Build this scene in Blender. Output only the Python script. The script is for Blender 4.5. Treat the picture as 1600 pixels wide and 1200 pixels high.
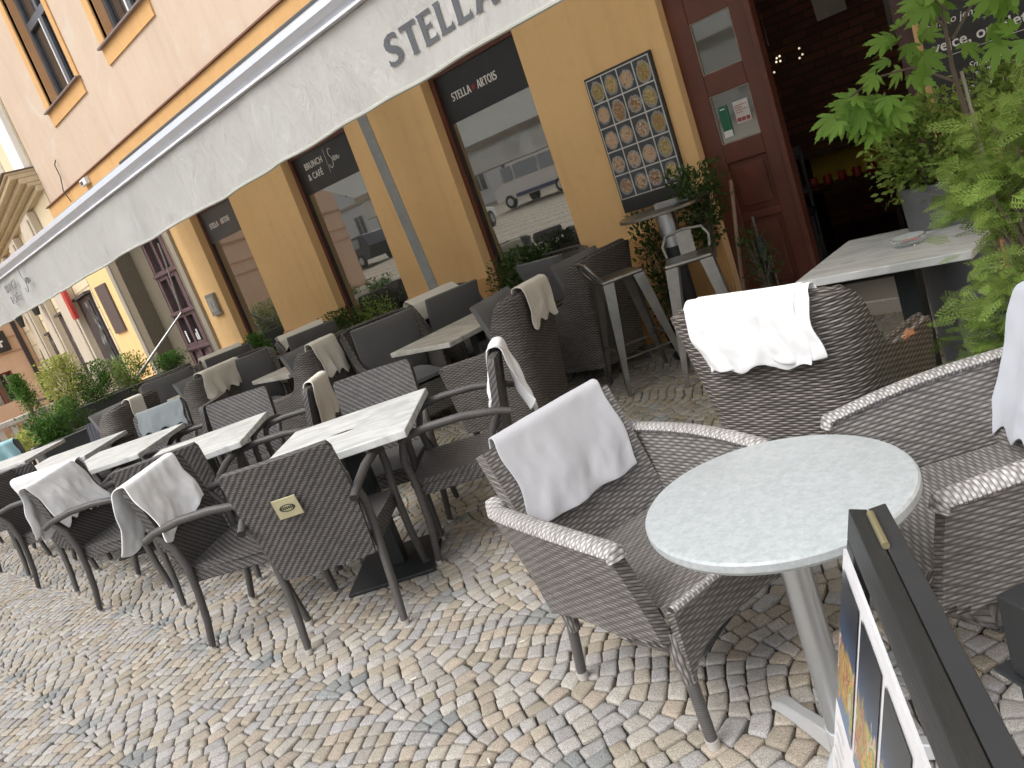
import bpy, math, random
import numpy as np
from mathutils import Matrix, Vector, noise
R_ = math.radians
rng = np.random.default_rng(7); random.seed(7)
for o in list(bpy.data.objects): bpy.data.objects.remove(o, do_unlink=True)
S = bpy.context.scene; COL = S.collection

# ---------------------------------------------------------------- camera
yaw, pit, rol = R_(-46.6), R_(-12.72), R_(-19.9)
fw = Vector((math.sin(yaw)*math.cos(pit), math.cos(yaw)*math.cos(pit), math.sin(pit)))
ri = Vector((math.cos(yaw), -math.sin(yaw), 0)); up = ri.cross(fw)
c_, s_ = math.cos(rol), math.sin(rol)
rx = c_*ri + s_*up; ux = -s_*ri + c_*up
cam = bpy.data.objects.new('camera', bpy.data.cameras.new('camera')); COL.objects.link(cam)
M = Matrix((rx, ux, -fw)).transposed().to_4x4(); M.translation = (0, 0, 1.5)
cam.matrix_world = M
cam.data.sensor_width = 36; cam.data.lens = 36*1210/1600; cam.data.clip_end = 400; cam.data.clip_start = 0.02
S.camera = cam

# ---------------------------------------------------------------- world, sun, exposure
SUN_EL, SUN_AZ = 54, 262      # where the soft light comes from: elevation, azimuth counter-clockwise from +X
w = bpy.data.worlds.new('World'); S.world = w; w.use_nodes = True
nt = w.node_tree; bg = nt.nodes['Background']
sky = nt.nodes.new('ShaderNodeTexSky'); sky.sky_type = 'NISHITA'; sky.sun_disc = False
sky.sun_elevation = R_(SUN_EL); sky.sun_rotation = R_(90-SUN_AZ); sky.dust_density = 4; sky.air_density = 1.0; sky.ozone_density = 1
hs = nt.nodes.new('ShaderNodeHueSaturation'); hs.inputs['Saturation'].default_value = 0.22
nt.links.new(sky.outputs[0], hs.inputs['Color']); nt.links.new(hs.outputs[0], bg.inputs[0]); bg.inputs[1].default_value = 0.15
sd = bpy.data.lights.new('sun', 'SUN'); sd.energy = 0.7; sd.angle = R_(45); sd.color = (1, .965, .91)
so = bpy.data.objects.new('sun', sd); COL.objects.link(so)
sv = Vector((math.cos(R_(SUN_AZ))*math.cos(R_(SUN_EL)), math.sin(R_(SUN_AZ))*math.cos(R_(SUN_EL)), math.sin(R_(SUN_EL))))
so.rotation_euler = sv.to_track_quat('Z', 'Y').to_euler()
S.view_settings.view_transform = 'Standard'; S.view_settings.look = 'None'
S.view_settings.exposure = 0.9; S.view_settings.gamma = 1
S.render.engine = 'CYCLES'

# ---------------------------------------------------------------- helpers
def tag(o, label=None, cat=None, group=None, kind=None):
    if label: o['label'] = label
    if cat: o['category'] = cat
    if group: o['group'] = group
    if kind: o['kind'] = kind
    return o
def empty(name, loc, rz=0, label=None, cat=None, group=None):
    o = bpy.data.objects.new(name, None); COL.objects.link(o); o.empty_display_size = .1
    o.location = loc; o.rotation_euler = (0, 0, rz); return tag(o, label, cat, group)
def copy_tree(o, parent=None):
    c = o.copy(); COL.objects.link(c)
    if parent: c.parent = parent
    for ch in list(o.children): copy_tree(ch, c)
    return c
class MB:
    def __init__(s): s.v = []; s.f = []; s.uv = []; s.mi = []; s.n = 0
    def add(s, V, F, U=None, mi=0):
        V = np.asarray(V, float).reshape(-1, 3); b = s.n; s.v.append(V); s.n += len(V)
        for i, f in enumerate(F):
            s.f.append([b+k for k in f])
            if U is not None: s.uv.append(U[i])
            else:
                P = V[list(f)]; n = np.abs(np.cross(P[1]-P[0], P[2]-P[0])); a = int(np.argmax(n))
                ax = ((1, 2), (0, 2), (0, 1))[a]; s.uv.append([(p[ax[0]], p[ax[1]]) for p in P])
            s.mi.append(mi)
        return s
    def box(s, x0, x1, y0, y1, z0, z1, mi=0, M=None):
        V = np.array([(x, y, z) for z in (z0, z1) for y in (y0, y1) for x in (x0, x1)], float)
        F = [(0, 2, 3, 1), (4, 5, 7, 6), (0, 1, 5, 4), (2, 6, 7, 3), (0, 4, 6, 2), (1, 3, 7, 5)]
        U = []
        for f in F:
            P = V[list(f)]; n = np.abs(np.cross(P[1]-P[0], P[2]-P[0])); a = int(np.argmax(n)); ax = ((1, 2), (0, 2), (0, 1))[a]
            U.append([(p[ax[0]], p[ax[1]]) for p in P])
        if M is not None: V = np.array([M @ Vector(v) for v in V])
        return s.add(V, F, U, mi)
    def quad(s, a, b, c, d, uv=None, mi=0):
        return s.add([a, b, c, d], [(0, 1, 2, 3)], [uv or [(0, 0), (1, 0), (1, 1), (0, 1)]], mi)
    def tube(s, pts, r, n=10, cap=True, mi=0, squash=None):
        P = np.array(pts, float); m = len(P); r = np.full(m, r) if np.isscalar(r) else np.array(r)
        T = np.gradient(P, axis=0); T /= np.linalg.norm(T, axis=1)[:, None]+1e-9
        a = np.array([0, 0, 1.]) if abs(T[0][2]) < .9 else np.array([1., 0, 0])
        N = a-T[0]*(a@T[0]); N /= np.linalg.norm(N); V = []; L = 0; Ls = []
        for i in range(m):
            N = N-T[i]*(N@T[i]); N /= np.linalg.norm(N); B = np.cross(T[i], N)
            if i: L += np.linalg.norm(P[i]-P[i-1])
            Ls.append(L)
            for k in range(n):
                t = 2*math.pi*k/n; q = squash or 1
                V.append(P[i]+r[i]*(math.cos(t)*N*q+math.sin(t)*B))
        F = []; U = []; c = 2*math.pi*r.mean()/n
        for i in range(m-1):
            for k in range(n):
                k2 = (k+1) % n
                F.append((i*n+k, i*n+k2, (i+1)*n+k2, (i+1)*n+k))
                U.append([(Ls[i], k*c), (Ls[i], (k+1)*c), (Ls[i+1], (k+1)*c), (Ls[i+1], k*c)])
        if cap:
            F.append(tuple(range(n))[::-1]); U.append([(0, 0)]*n)
            F.append(tuple((m-1)*n+k for k in range(n))); U.append([(0, 0)]*n)
        return s.add(V, F, U, mi)
    def lathe(s, prof, n=32, c=(0, 0, 0), mi=0):
        V = []
        for r, z in prof:
            for k in range(n):
                t = 2*math.pi*k/n; V.append((c[0]+r*math.cos(t), c[1]+r*math.sin(t), c[2]+z))
        F = [(i*n+k, i*n+(k+1) % n, (i+1)*n+(k+1) % n, (i+1)*n+k) for i in range(len(prof)-1) for k in range(n)]
        F.append(tuple(range(n))[::-1]); F.append(tuple((len(prof)-1)*n+k for k in range(n)))
        return s.add(V, F, None, mi)
    def sheet(s, P, th, mi=0, us=1, uv=None, side=0.0, closed=False):
        """P nu x nv x 3 grid; th thickness; surface offset -side*th .. (1-side)*th along the normal"""
        P = np.array(P, float); nu, nv = P.shape[:2]
        du = np.gradient(P, axis=0); dv = np.gradient(P, axis=1); N = np.cross(du, dv); N /= np.linalg.norm(N, axis=2)[..., None]+1e-9
        if uv is None:
            lu = np.concatenate([[0], np.cumsum(np.linalg.norm(np.diff(P[:, nv//2], axis=0), axis=1))])
            lv = np.concatenate([[0], np.cumsum(np.linalg.norm(np.diff(P[nu//2], axis=0), axis=1))])
            uv = np.stack(np.meshgrid(lu, lv, indexing='ij'), -1)
        uv = uv*us
        A = P-N*th*side; B = P+N*th*(1-side)
        V = np.concatenate([A.reshape(-1, 3), B.reshape(-1, 3)]); n = nu*nv; F = []; U = []
        I = lambda i, j: i*nv+j
        for i in range(nu-1):
            for j in range(nv-1):
                q = [(i, j), (i+1, j), (i+1, j+1), (i, j+1)]; u = [tuple(uv[a]) for a in q]
                F.append([I(*a)+n for a in q]); U.append(u)
                F.append([I(*a) for a in q][::-1]); U.append(u[::-1])
        def rim(q):
            for a, b in zip(q[:-1], q[1:]):
                F.append([I(*a), I(*b), I(*b)+n, I(*a)+n]); d = th
                ua, ub = uv[a], uv[b]; U.append([tuple(ua), tuple(ub), tuple(ub+d*.7), tuple(ua+d*.7)])
        rim([(i, 0) for i in range(nu)]); rim([(nu-1, j) for j in range(nv)])
        rim([(i, nv-1) for i in range(nu)][::-1]); rim([(0, j) for j in range(nv)][::-1])
        return s.add(V, F, U, mi)
    def build(s, name, mats, parent=None, smooth=40, bevel=0, loc=None, rz=0, seg=2, cols=None):
        me = bpy.data.meshes.new(name); V = np.concatenate(s.v)
        me.from_pydata(V.tolist(), [], s.f)
        ul = me.uv_layers.new(name='UVMap'); ul.data.foreach_set('uv', np.array([c for f in s.uv for c in f], 'f').ravel())
        mats = mats if isinstance(mats, (list, tuple)) else [mats]
        for m in mats: me.materials.append(m)
        if len(mats) > 1: me.polygons.foreach_set('material_index', s.mi)
        if smooth:
            me.polygons.foreach_set('use_smooth', [True]*len(me.polygons)); me.set_sharp_from_angle(angle=R_(smooth))
        me.validate(); me.update()
        o = bpy.data.objects.new(name, me); COL.objects.link(o)
        if parent: o.parent = parent
        if loc is not None: o.location = loc; o.rotation_euler = (0, 0, rz)
        if bevel:
            b = o.modifiers.new('bevel', 'BEVEL'); b.width = bevel; b.segments = seg; b.limit_method = 'ANGLE'; b.angle_limit = R_(40)
        return o

# ---------------------------------------------------------------- material kit
class T:
    def __init__(s, name):
        s.m = bpy.data.materials.new(name); s.m.use_nodes = True; s.t = s.m.node_tree; s.b = s.t.nodes['Principled BSDF']; s.out = s.t.nodes['Material Output']
    def n(s, kind, ins=None, **kw):
        nd = s.t.nodes.new('ShaderNode'+kind)
        for k, v in kw.items(): setattr(nd, k, v)
        for k, v in (ins or {}).items(): s.set(nd.inputs[k], v)
        return nd
    def set(s, i, v):
        if isinstance(v, bpy.types.NodeSocket): s.t.links.new(v, i)
        else: i.default_value = v
    def ma(s, op, a, b=0., c=0.):
        nd = s.n('Math', operation=op); s.set(nd.inputs[0], a); s.set(nd.inputs[1], b); s.set(nd.inputs[2], c); return nd.outputs[0]
    def mix(s, f, a, b, blend='MIX'):
        nd = s.n('Mix', data_type='RGBA', blend_type=blend); s.set(nd.inputs[0], f)
        for i, v in ((6, a), (7, b)): s.set(nd.inputs[i], v if isinstance(v, bpy.types.NodeSocket) else (*v[:3], 1))
        return nd.outputs[2]
    def ramp(s, f, *stops):
        nd = s.n('ValToRGB'); s.set(nd.inputs[0], f); e = nd.color_ramp.elements
        while len(e) < len(stops): e.new(.5)
        for k, (p, c) in zip(e, stops): k.position = p; k.color = (*c, 1) if len(c) == 3 else c
        return nd.outputs[0]
    def noise(s, scale, detail=4, rough=.6, vec=None, dist=0):
        nd = s.n('TexNoise', {'Scale': scale, 'Detail': detail, 'Roughness': rough, 'Distortion': dist}); 
        if vec is not None: s.set(nd.inputs['Vector'], vec)
        return nd.outputs[0]
    def obj(s): return s.n('TexCoord').outputs['Object']
    def geo(s): return s.n('NewGeometry').outputs['Position']
    def uv(s): return s.n('TexCoord').outputs['UV']
    def scale(s, vec, v):
        nd = s.n('VectorMath', operation='MULTIPLY'); s.set(nd.inputs[0], vec); nd.inputs[1].default_value = v; return nd.outputs[0]
    def bump(s, h, strength=.3, dist=.005):
        nd = s.n('Bump', {'Strength': strength, 'Distance': dist, 'Height': h}); s.set(s.b.inputs['Normal'], nd.outputs[0]); return nd
    def p(s, **kw):
        for k, v in kw.items():
            k = k.replace('_', ' ')
            s.set(s.b.inputs[k], (*v, 1) if isinstance(v, tuple) and len(v) == 3 else v)
        return s.m
def simple(name, col, rough=.6, metal=0., var=.12, nscale=8, bump=.0, spec=.5):
    t = T(name); v = t.noise(nscale, 5, .6, t.geo())
    c = t.mix(t.ramp(v, (.3, (0, 0, 0)), (.7, (1, 1, 1))), tuple(x*(1-var) for x in col), tuple(min(1, x*(1+var)) for x in col))
    if bump: t.bump(t.noise(nscale*12, 4, .6, t.geo()), bump, .003)
    return t.p(Base_Color=c, Roughness=rough, Metallic=metal, Specular_IOR_Level=spec)

def weave(name, dark, light, h, wd, shift=.5, rough=.45, bump=1., dist=.004, round_=.5, var=.35, swap=False, amp=.7):
    """strands run along u, stacked along v"""
    t = T(name); sp = t.n('SeparateXYZ'); t.set(sp.inputs[0], t.uv()); u, v = sp.outputs[0], sp.outputs[1]
    if swap: u, v = v, u
    vs = t.ma('DIVIDE', v, h); row = t.ma('FLOOR', vs); fv = t.ma('FRACT', vs)
    us = t.ma('ADD', t.ma('DIVIDE', u, wd), t.ma('MULTIPLY', row, shift)); wave = t.ma('MULTIPLY_ADD', t.ma('COSINE', t.ma('MULTIPLY', us, 2*math.pi)), .5, .5)
    q = t.ma('MULTIPLY_ADD', fv, 2., -1.); cross = t.ma('POWER', t.ma('MAXIMUM', t.ma('SUBTRACT', 1., t.ma('MULTIPLY', q, q)), 0.0), round_)
    hgt = t.ma('MULTIPLY', cross, t.ma('MULTIPLY_ADD', wave, amp, 1-amp))
    cb = t.n('CombineXYZ'); t.set(cb.inputs[0], row); t.set(cb.inputs[1], t.ma('FLOOR', us)); wn = t.n('TexWhiteNoise', noise_dimensions='2D'); t.set(wn.inputs[0], cb.outputs[0])
    # thin streaks running with the strand
    cs = t.n('CombineXYZ'); t.set(cs.inputs[0], t.ma('MULTIPLY', u, 20.)); t.set(cs.inputs[1], t.ma('MULTIPLY', v, 900.)); st = t.noise(1., 2, .5, cs.outputs[0])
    big = t.noise(3., 3, .6, t.geo())
    f = t.ma('MULTIPLY', t.ma('ADD', t.ma('MULTIPLY', hgt, .75), t.ma('MULTIPLY_ADD', st, .5, -.2)), t.ma('MULTIPLY_ADD', wn.outputs[0], var, 1-var/2))
    f = t.ma('MULTIPLY', f, t.ma('MULTIPLY_ADD', big, .5, .75))
    col = t.ramp(f, (.06, tuple(x*.3 for x in dark)), (.3, dark), (.95, light))  # gap shade and highlights on strand crowns painted into the colour by height
    t.bump(hgt, bump, dist)
    return t.p(Base_Color=col, Roughness=rough)
W_A = weave('wicker_graphite', (.045, .041, .041), (.19, .178, .172), .0085, .034, .27, bump=.9, dist=.003)
W_B = weave('wicker_brown', (.066, .057, .051), (.32, .29, .262), .0095, .05, .5, bump=1, dist=.005)
W_BF = weave('wicker_brown_near', (.068, .06, .054), (.40, .36, .335), .0105, .06, .5, bump=1, dist=.006)
W_C = weave('wicker_grey', (.075, .069, .065), (.32, .30, .285), .0105, .046, .5, bump=.8, dist=.0035, round_=.45, var=.3, amp=.5)
W_CR = weave('wicker_grey_rim', (.16, .15, .145), (.60, .58, .56), .0098, .032, .5, bump=.8, dist=.003, round_=.4, swap=True, amp=.5)
W_T = weave('wicker_tube', (.06, .055, .053), (.125, .117, .112), .0035, .05, .5, bump=.5, dist=.0012, swap=True, var=.25)
W_TC = weave('wicker_tube_grey', (.085, .08, .08), (.155, .15, .147), .0035, .05, .5, bump=.5, dist=.0012, swap=True, var=.25)
W_S = weave('ribbed_slats', (.025, .025, .035), (.12, .12, .15), .016, .4, .5, bump=1, dist=.004, swap=True)

def cloth(name, col, rough=.9):
    t = T(name); g = t.obj(); f = t.noise(6, 5, .6, g); fine = t.noise(260, 2, .5, g); wr = t.noise(7, 2, .45, g, .25)
    c = t.mix(f, tuple(x*.93 for x in col), tuple(min(1, x*1.04) for x in col))
    h = t.ma('ADD', t.ma('MULTIPLY', fine, .10), t.ma('MULTIPLY', wr, 1.)); t.bump(h, .4, .012)
    return t.p(Base_Color=c, Roughness=rough, Sheen_Weight=.2, Specular_IOR_Level=.15)
TW_W = cloth('towel_white', (.83, .84, .85)); TW_G = cloth('towel_grey', (.43, .43, .45)); TW_C = cloth('towel_cream', (.78, .75, .66)); TW_B = cloth('towel_lilac', (.42, .44, .48)); TW_T = cloth('towel_teal', (.33, .55, .60)); TW_S = cloth('throw_slate', (.20, .225, .235))
CUSH = cloth('cushion_charcoal', (.135, .132, .13))
def marble(name, base, vein, sc=2.2):
    t = T(name); g = t.obj(); n1 = t.noise(sc, 8, .65, t.scale(g, (1, 2.6, 1)), 2.2); n2 = t.noise(60, 3, .6, g)
    c = t.mix(t.ramp(n1, (.38, (0, 0, 0)), (.56, (.8, .8, .8)), (.7, (1, 1, 1))), vein, base); c = t.mix(t.ma('MULTIPLY', n2, .15), c, (.4, .4, .4))
    t.bump(n2, .08, .002)
    return t.p(Base_Color=c, Roughness=.42)
MARB = marble('marble_top', (.66, .67, .655), (.44, .45, .44)); MARB_W = marble('marble_top_warm', (.62, .60, .54), (.36, .34, .29), 1.6)
def speck(name, a, b, sc=70):
    t = T(name); g = t.obj(); n1 = t.noise(sc, 5, .75, g); n2 = t.noise(4, 4, .6, g)
    c = t.mix(t.ramp(n1, (.36, (0, 0, 0)), (.66, (1, 1, 1))), a, b); c = t.mix(t.ma('MULTIPLY', n2, .3), c, tuple(x*.85 for x in a))
    return t.p(Base_Color=c, Roughness=.38)
RTOP = speck('round_top_laminate', (.33, .36, .37), (.455, .485, .495))
BLK = simple('black_paint', (.022, .024, .026), .45); DGREEN = simple('dark_metal', (.028, .036, .036), .45, .3)
ALU = T('brushed_aluminium'); _n = ALU.noise(1, 3, .6, ALU.scale(ALU.obj(), (30, 30, 260))); ALU.p(Base_Color=(.64, .68, .72), Metallic=1., Roughness=ALU.ma('MULTIPLY_ADD', _n, .25, .25)); ALU = ALU.m
STEEL = T('worn_steel'); _n = STEEL.noise(9, 5, .7, STEEL.obj()); STEEL.p(Base_Color=STEEL.mix(_n, (.17, .165, .155), (.40, .39, .365)), Metallic=1., Roughness=STEEL.ma('MULTIPLY_ADD', _n, .3, .22)); STEEL = STEEL.m
CAP = simple('foot_cap_grey', (.45, .43, .40), .5); 
WOODR = simple('door_paint_oxblood', (.125, .038, .024), .42, var=.2, nscale=5, bump=.05)
WOODP = simple('door_paint_plum', (.105, .062, .068), .5, var=.25, nscale=6)
def plaster(name, col, col2, sc=1.2, bump=.12, stain=None):
    t = T(name); g = t.geo(); a = t.noise(sc, 8, .62, g, .4); b = t.noise(sc*7, 5, .6, g); c = t.mix(t.ramp(a, (.32, (0, 0, 0)), (.68, (1, 1, 1))), col, col2)
    c = t.mix(t.ramp(b, (.55, (0, 0, 0)), (.8, (.5, .5, .5))), c, tuple(x*.82 for x in col2))
    if stain: c = t.mix(t.ramp(t.noise(1.3, 7, .72, g, 1.2), (.56, (0, 0, 0)), (.70, (.7, .7, .7))), c, stain)
    run = t.noise(1., 5, .65, t.scale(g, (5, 5, .5))); c = t.mix(t.ramp(run, (.52, (0, 0, 0)), (.78, (.4, .4, .4))), c, tuple(x*.72 for x in col))
    fine = t.noise(9, 6, .75, g); c = t.mix(t.ramp(fine, (.60, (0, 0, 0)), (.74, (.35, .35, .35))), c, tuple(min(1, x*1.25) for x in col2))
    t.bump(t.ma('ADD', t.noise(55, 5, .6, g), t.ma('MULTIPLY', a, 2.)), bump, .006)
    return t.p(Base_Color=c, Roughness=.88)
PL_O = plaster('plaster_ochre', (.82, .53, .245), (.86, .565, .27)); PL_P = plaster('plaster_plinth', (.60, .33, .12), (.64, .36, .14))
PL_C = plaster('plaster_cream', (.50, .385, .29), (.545, .43, .33), .8, .15, (.54, .49, .42)); PL_T = plaster('trim_orange', (.56, .32, .125), (.61, .36, .15), 2.)
PL_R = plaster('reveal_terracotta', (.56, .31, .15), (.60, .35, .18), 2.)
PL_N = plaster('plaster_sand', (.66, .56, .37), (.70, .60, .42)); PL_N2 = plaster('stone_taupe', (.50, .43, .34), (.55, .48, .39)); PL_S = plaster('plaster_salmon', (.68, .45, .31), (.73, .50, .36))
PL_W = plaster('plaster_white', (.80, .78, .74), (.84, .82, .79))
GRAN = speck('granite_surround', (.11, .095, .07), (.24, .205, .15), 60); GRANL = speck('granite_light', (.30, .27, .22), (.42, .39, .33), 60)
def glassm(name, col=(.02, .022, .022), fac=.42, rough=.015):
    t = T(name); t.p(Base_Color=col, Roughness=.35, Specular_IOR_Level=.3)
    gl = t.n('BsdfGlossy', {'Color': (.92, .93, .92, 1), 'Roughness': rough}); mx = t.n('MixShader')
    lw = t.n('LayerWeight', {'Blend': .35}); f = t.ma('ADD', fac, t.ma('MULTIPLY', lw.outputs['Fresnel'], .3))
    t.bump_n = t.n('Bump', {'Strength': .004, 'Distance': .05, 'Height': t.noise(1.1, 2, .5, t.geo())}); t.set(gl.inputs['Normal'], t.bump_n.outputs[0])
    t.set(mx.inputs[0], f); t.set(mx.inputs[1], t.b.outputs[0]); t.set(mx.inputs[2], gl.outputs[0]); t.set(t.out.inputs[0], mx.outputs[0]); return t.m
GLASS = glassm('window_glass', (.03, .034, .028), .30); GLASS_D = glassm('window_glass_dark', (.02, .02, .02), .22)
FOILM = simple('black_foil', (.016, .018, .02), .3, spec=.4); FOILG = simple('grey_foil', (.06, .065, .07), .4)
LET = simple('letter_white', (.75, .74, .70), .6, var=.03); LETG = simple('letter_grey', (.08, .085, .095), .8, var=.12, nscale=20); RED = simple('emblem_red', (.45, .02, .03), .5)
SIGN = simple('sign_black', (.028, .027, .027), .55)
WHITE = simple('white_enamel', (.75, .75, .74), .4, var=.04); CARDARK = simple('car_navy', (.012, .016, .03), .2); RUB = simple('rubber', (.015, .015, .015), .8)
def leafm(name, a, b, trans=.35):
    t = T(name); v = t.noise(2.6, 3, .6, t.geo()); at = t.n('Attribute', attribute_name='tone'); f = t.ma('MULTIPLY_ADD', v, .5, t.ma('MULTIPLY', at.outputs['Fac'], .6))
    c = t.mix(f, a, b); t.p(Base_Color=c, Roughness=.5, Specular_IOR_Level=.35)
    tr = t.n('BsdfTranslucent'); t.set(tr.inputs[0], c); mx = t.n('MixShader'); mx.inputs[0].default_value = trans
    t.set(mx.inputs[1], t.b.outputs[0]); t.set(mx.inputs[2], tr.outputs[0]); t.set(t.out.inputs[0], mx.outputs[0]); return t.m
LF_M = leafm('leaf_maple', (.12, .26, .035), (.26, .45, .08)); LF_T = leafm('leaf_thuja', (.055, .12, .018), (.30, .42, .09)); LF_D = leafm('leaf_dark', (.02, .055, .012), (.09, .16, .035))
LF_Y = leafm('leaf_yellow', (.28, .34, .06), (.55, .56, .18)); LF_G = leafm('leaf_green', (.04, .12, .015), (.11, .24, .04)); LF_B = leafm('leaf_box', (.09, .18, .03), (.34, .45, .10)); BARK = simple('bark', (.16, .125, .10), .85, bump=.4, nscale=30)
LF_O = leafm('leaf_brown', (.35, .14, .05), (.5, .22, .09))

# ---------------------------------------------------------------- ground: cobbles laid in arcs
def cobbles():
    Wb, pit = .61, .066; V = []; F = []; C = []
    base = 0; Amp = .062; YC = .49
    cols = np.array([(.43, .385, .305), (.42, .39, .335), (.41, .395, .365), (.455, .425, .36), (.40, .35, .265), (.39, .375, .35), (.44, .375, .29), (.45, .425, .38)])
    def f(y):
        p_ = (y-YC)/Wb*2*math.pi; return Amp*(1-math.cos(p_))+.006*math.sin(1.7*y+.4)
    yy = np.linspace(-2.6, 5.2, 4000); fx = np.array([f(y) for y in yy]); al = np.concatenate([[0], np.cumsum(np.hypot(np.diff(yy), np.diff(fx)))]); step = .064
    for i in range(int(15.4/pit)):
        x0 = -13.7+i*pit; drift = .018*math.sin(i*.7)+.5*step*(i % 2)
        ss = np.arange(0, al[-1], step)+drift; ss = ss+rng.normal(0, .0052, len(ss)); ys_ = np.interp(ss, al, yy)
        for k in range(len(ys_)-1):
            if 1:
                wob = rng.normal(0, .0024, 8); g = .0023
                pts = []
                for (y_, dd, sg) in ((ys_[k], 0, 1), (ys_[k+1], 0, -1), (ys_[k+1], 1, -1), (ys_[k], 1, 1)):
                    th_ = math.atan((f(y_+.002)-f(y_-.002))/.004); y2 = y_-dd*pit*math.sin(th_)*math.cos(th_)
                    X_ = x0+dd*pit+f(y2)+(g if dd == 0 else -g)/math.cos(th_); pts.append((X_+sg*g*math.sin(th_)*0, y2+sg*g))
                pts = np.array(pts)+wob.reshape(4, 2); cen = pts.mean(0); bi = 1
                if cen[1] > 5.21: continue
                # rounded corners ring of 8
                ring = []
                for j in range(4):
                    p, q, r = pts[j-1], pts[j], pts[(j+1) % 4]
                    ring += [q+(p-q)*.11, q+(r-q)*.11]
                ring = np.array(ring); hz = rng.normal(0, .0014); tx, ty = rng.normal(0, .022, 2)
                Z = lambda P, z: np.column_stack([P, z+hz+(P-cen)@np.array([tx, ty])])
                V.append(Z(cen+(ring-cen)*1.03, -.020)); V.append(Z(ring, -.0045)); V.append(Z(cen+(ring-cen)*.93, -.0006)); V.append(Z(cen+(ring-cen)*.6, .0006)); V.append(Z(cen[None], .0008))
                for r_ in range(3):
                    for j in range(8):
                        a = base+r_*8+j; b2 = base+r_*8+(j+1) % 8; F.append((a, b2, b2+8, a+8))
                for j in range(8): F.append((base+24+j, base+24+(j+1) % 8, base+32, base+32))
                base += 33
                u = (cen[0]+2.12) % .6; vv = (cen[1]-YC+.04) % Wb; cl_ = math.floor((cen[0]+2.12)/.6)*7+math.floor((cen[1]-YC+.04)/Wb)*13; dark = u < .135 and vv < .125 and (cl_*37 % 10) < 7
                col = cols[rng.integers(len(cols))]*np.array([.95, .975, 1.06])*rng.uniform(.76, 1.0)
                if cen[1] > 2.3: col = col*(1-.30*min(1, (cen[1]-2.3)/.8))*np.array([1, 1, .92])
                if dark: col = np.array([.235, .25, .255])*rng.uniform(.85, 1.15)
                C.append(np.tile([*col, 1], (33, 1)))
    V = np.concatenate(V); C = np.concatenate(C); me = bpy.data.meshes.new('cobblestones')
    F = [f if f[2] != f[3] else f[:3] for f in F]
    me.from_pydata(V.tolist(), [], F); me.polygons.foreach_set('use_smooth', [True]*len(F))
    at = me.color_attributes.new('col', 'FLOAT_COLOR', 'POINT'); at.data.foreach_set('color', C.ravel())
    t = T('cobble_granite'); a = t.n('Attribute', attribute_name='col'); g = t.geo(); n1 = t.noise(260, 3, .7, g); n2 = t.noise(22, 5, .65, g); n3 = t.noise(.9, 4, .6, g)
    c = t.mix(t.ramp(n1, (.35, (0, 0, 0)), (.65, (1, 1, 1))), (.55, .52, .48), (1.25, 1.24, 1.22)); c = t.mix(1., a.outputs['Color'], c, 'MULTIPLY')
    c = t.mix(t.ramp(n2, (.52, (0, 0, 0)), (.75, (.55, .55, .55))), c, (.24, .205, .15)); c = t.mix(t.ramp(n3, (.5, (0, 0, 0)), (.8, (.3, .3, .3))), c, (.33, .29, .22))
    t.bump(t.ma('ADD', t.ma('MULTIPLY', n1, .5), n2), .35, .004); me.materials.append(t.p(Base_Color=c, Roughness=.72, Specular_IOR_Level=.35))
    o = bpy.data.objects.new('cobblestones', me); COL.objects.link(o); tag(o, kind='structure'); return o
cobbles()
t = T('joint_dirt'); g = t.geo(); n1 = t.noise(60, 5, .7, g); n2 = t.noise(3, 4, .6, g)
c = t.mix(n1, (.02, .018, .014), (.075, .066, .052)); c = t.mix(t.ramp(n2, (.5, (0, 0, 0)), (.7, (.6, .6, .6))), c, (.06, .075, .03)); t.bump(n1, .6, .01); DIRT = t.p(Base_Color=c, Roughness=.95)
m = MB(); m.box(-16, 1.6, -3.2, 5.3, -.3, -.0125); tag(m.build('ground', DIRT), kind='structure')
# far paving as a shader of small setts
t = T('far_setts'); g = t.geo(); vo = t.n('TexVoronoi', {'Scale': 12.5, 'Randomness': .55}, feature='F1'); t.set(vo.inputs['Vector'], g); vd = t.n('TexVoronoi', {'Scale': 12.5, 'Randomness': .55}, feature='DISTANCE_TO_EDGE'); t.set(vd.inputs['Vector'], g)
c = t.mix(vo.outputs['Color'], (.42, .35, .25), (.55, .50, .42)); c = t.mix(t.ramp(vd.outputs[0], (.04, (0, 0, 0)), (.1, (1, 1, 1))), (.10, .085, .06), c); t.bump(t.ramp(vd.outputs[0], (.0, (0, 0, 0)), (.2, (1, 1, 1))), .5, .01); FARS = t.p(Base_Color=c, Roughness=.8)
m = MB()
for (x0, x1, y0, y1, a, b) in ((-60, -13.6, -2.6, 9, -.004, -.004), (1.5, 40, -2.6, 5.3, -.004, -.004)):
    m.quad((x0, y0, a), (x1, y0, a), (x1, y1, b), (x0, y1, b))
m.quad((-60, -3, -.004), (40, -3, -.004), (40, -2.6, -.004), (-60, -2.6, -.004)); m.quad((-60, -34, 1.9), (40, -34, 1.9), (40, -3, -.004), (-60, -3, -.004))
tag(m.build('town_square', FARS, smooth=0), kind='structure')

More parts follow.
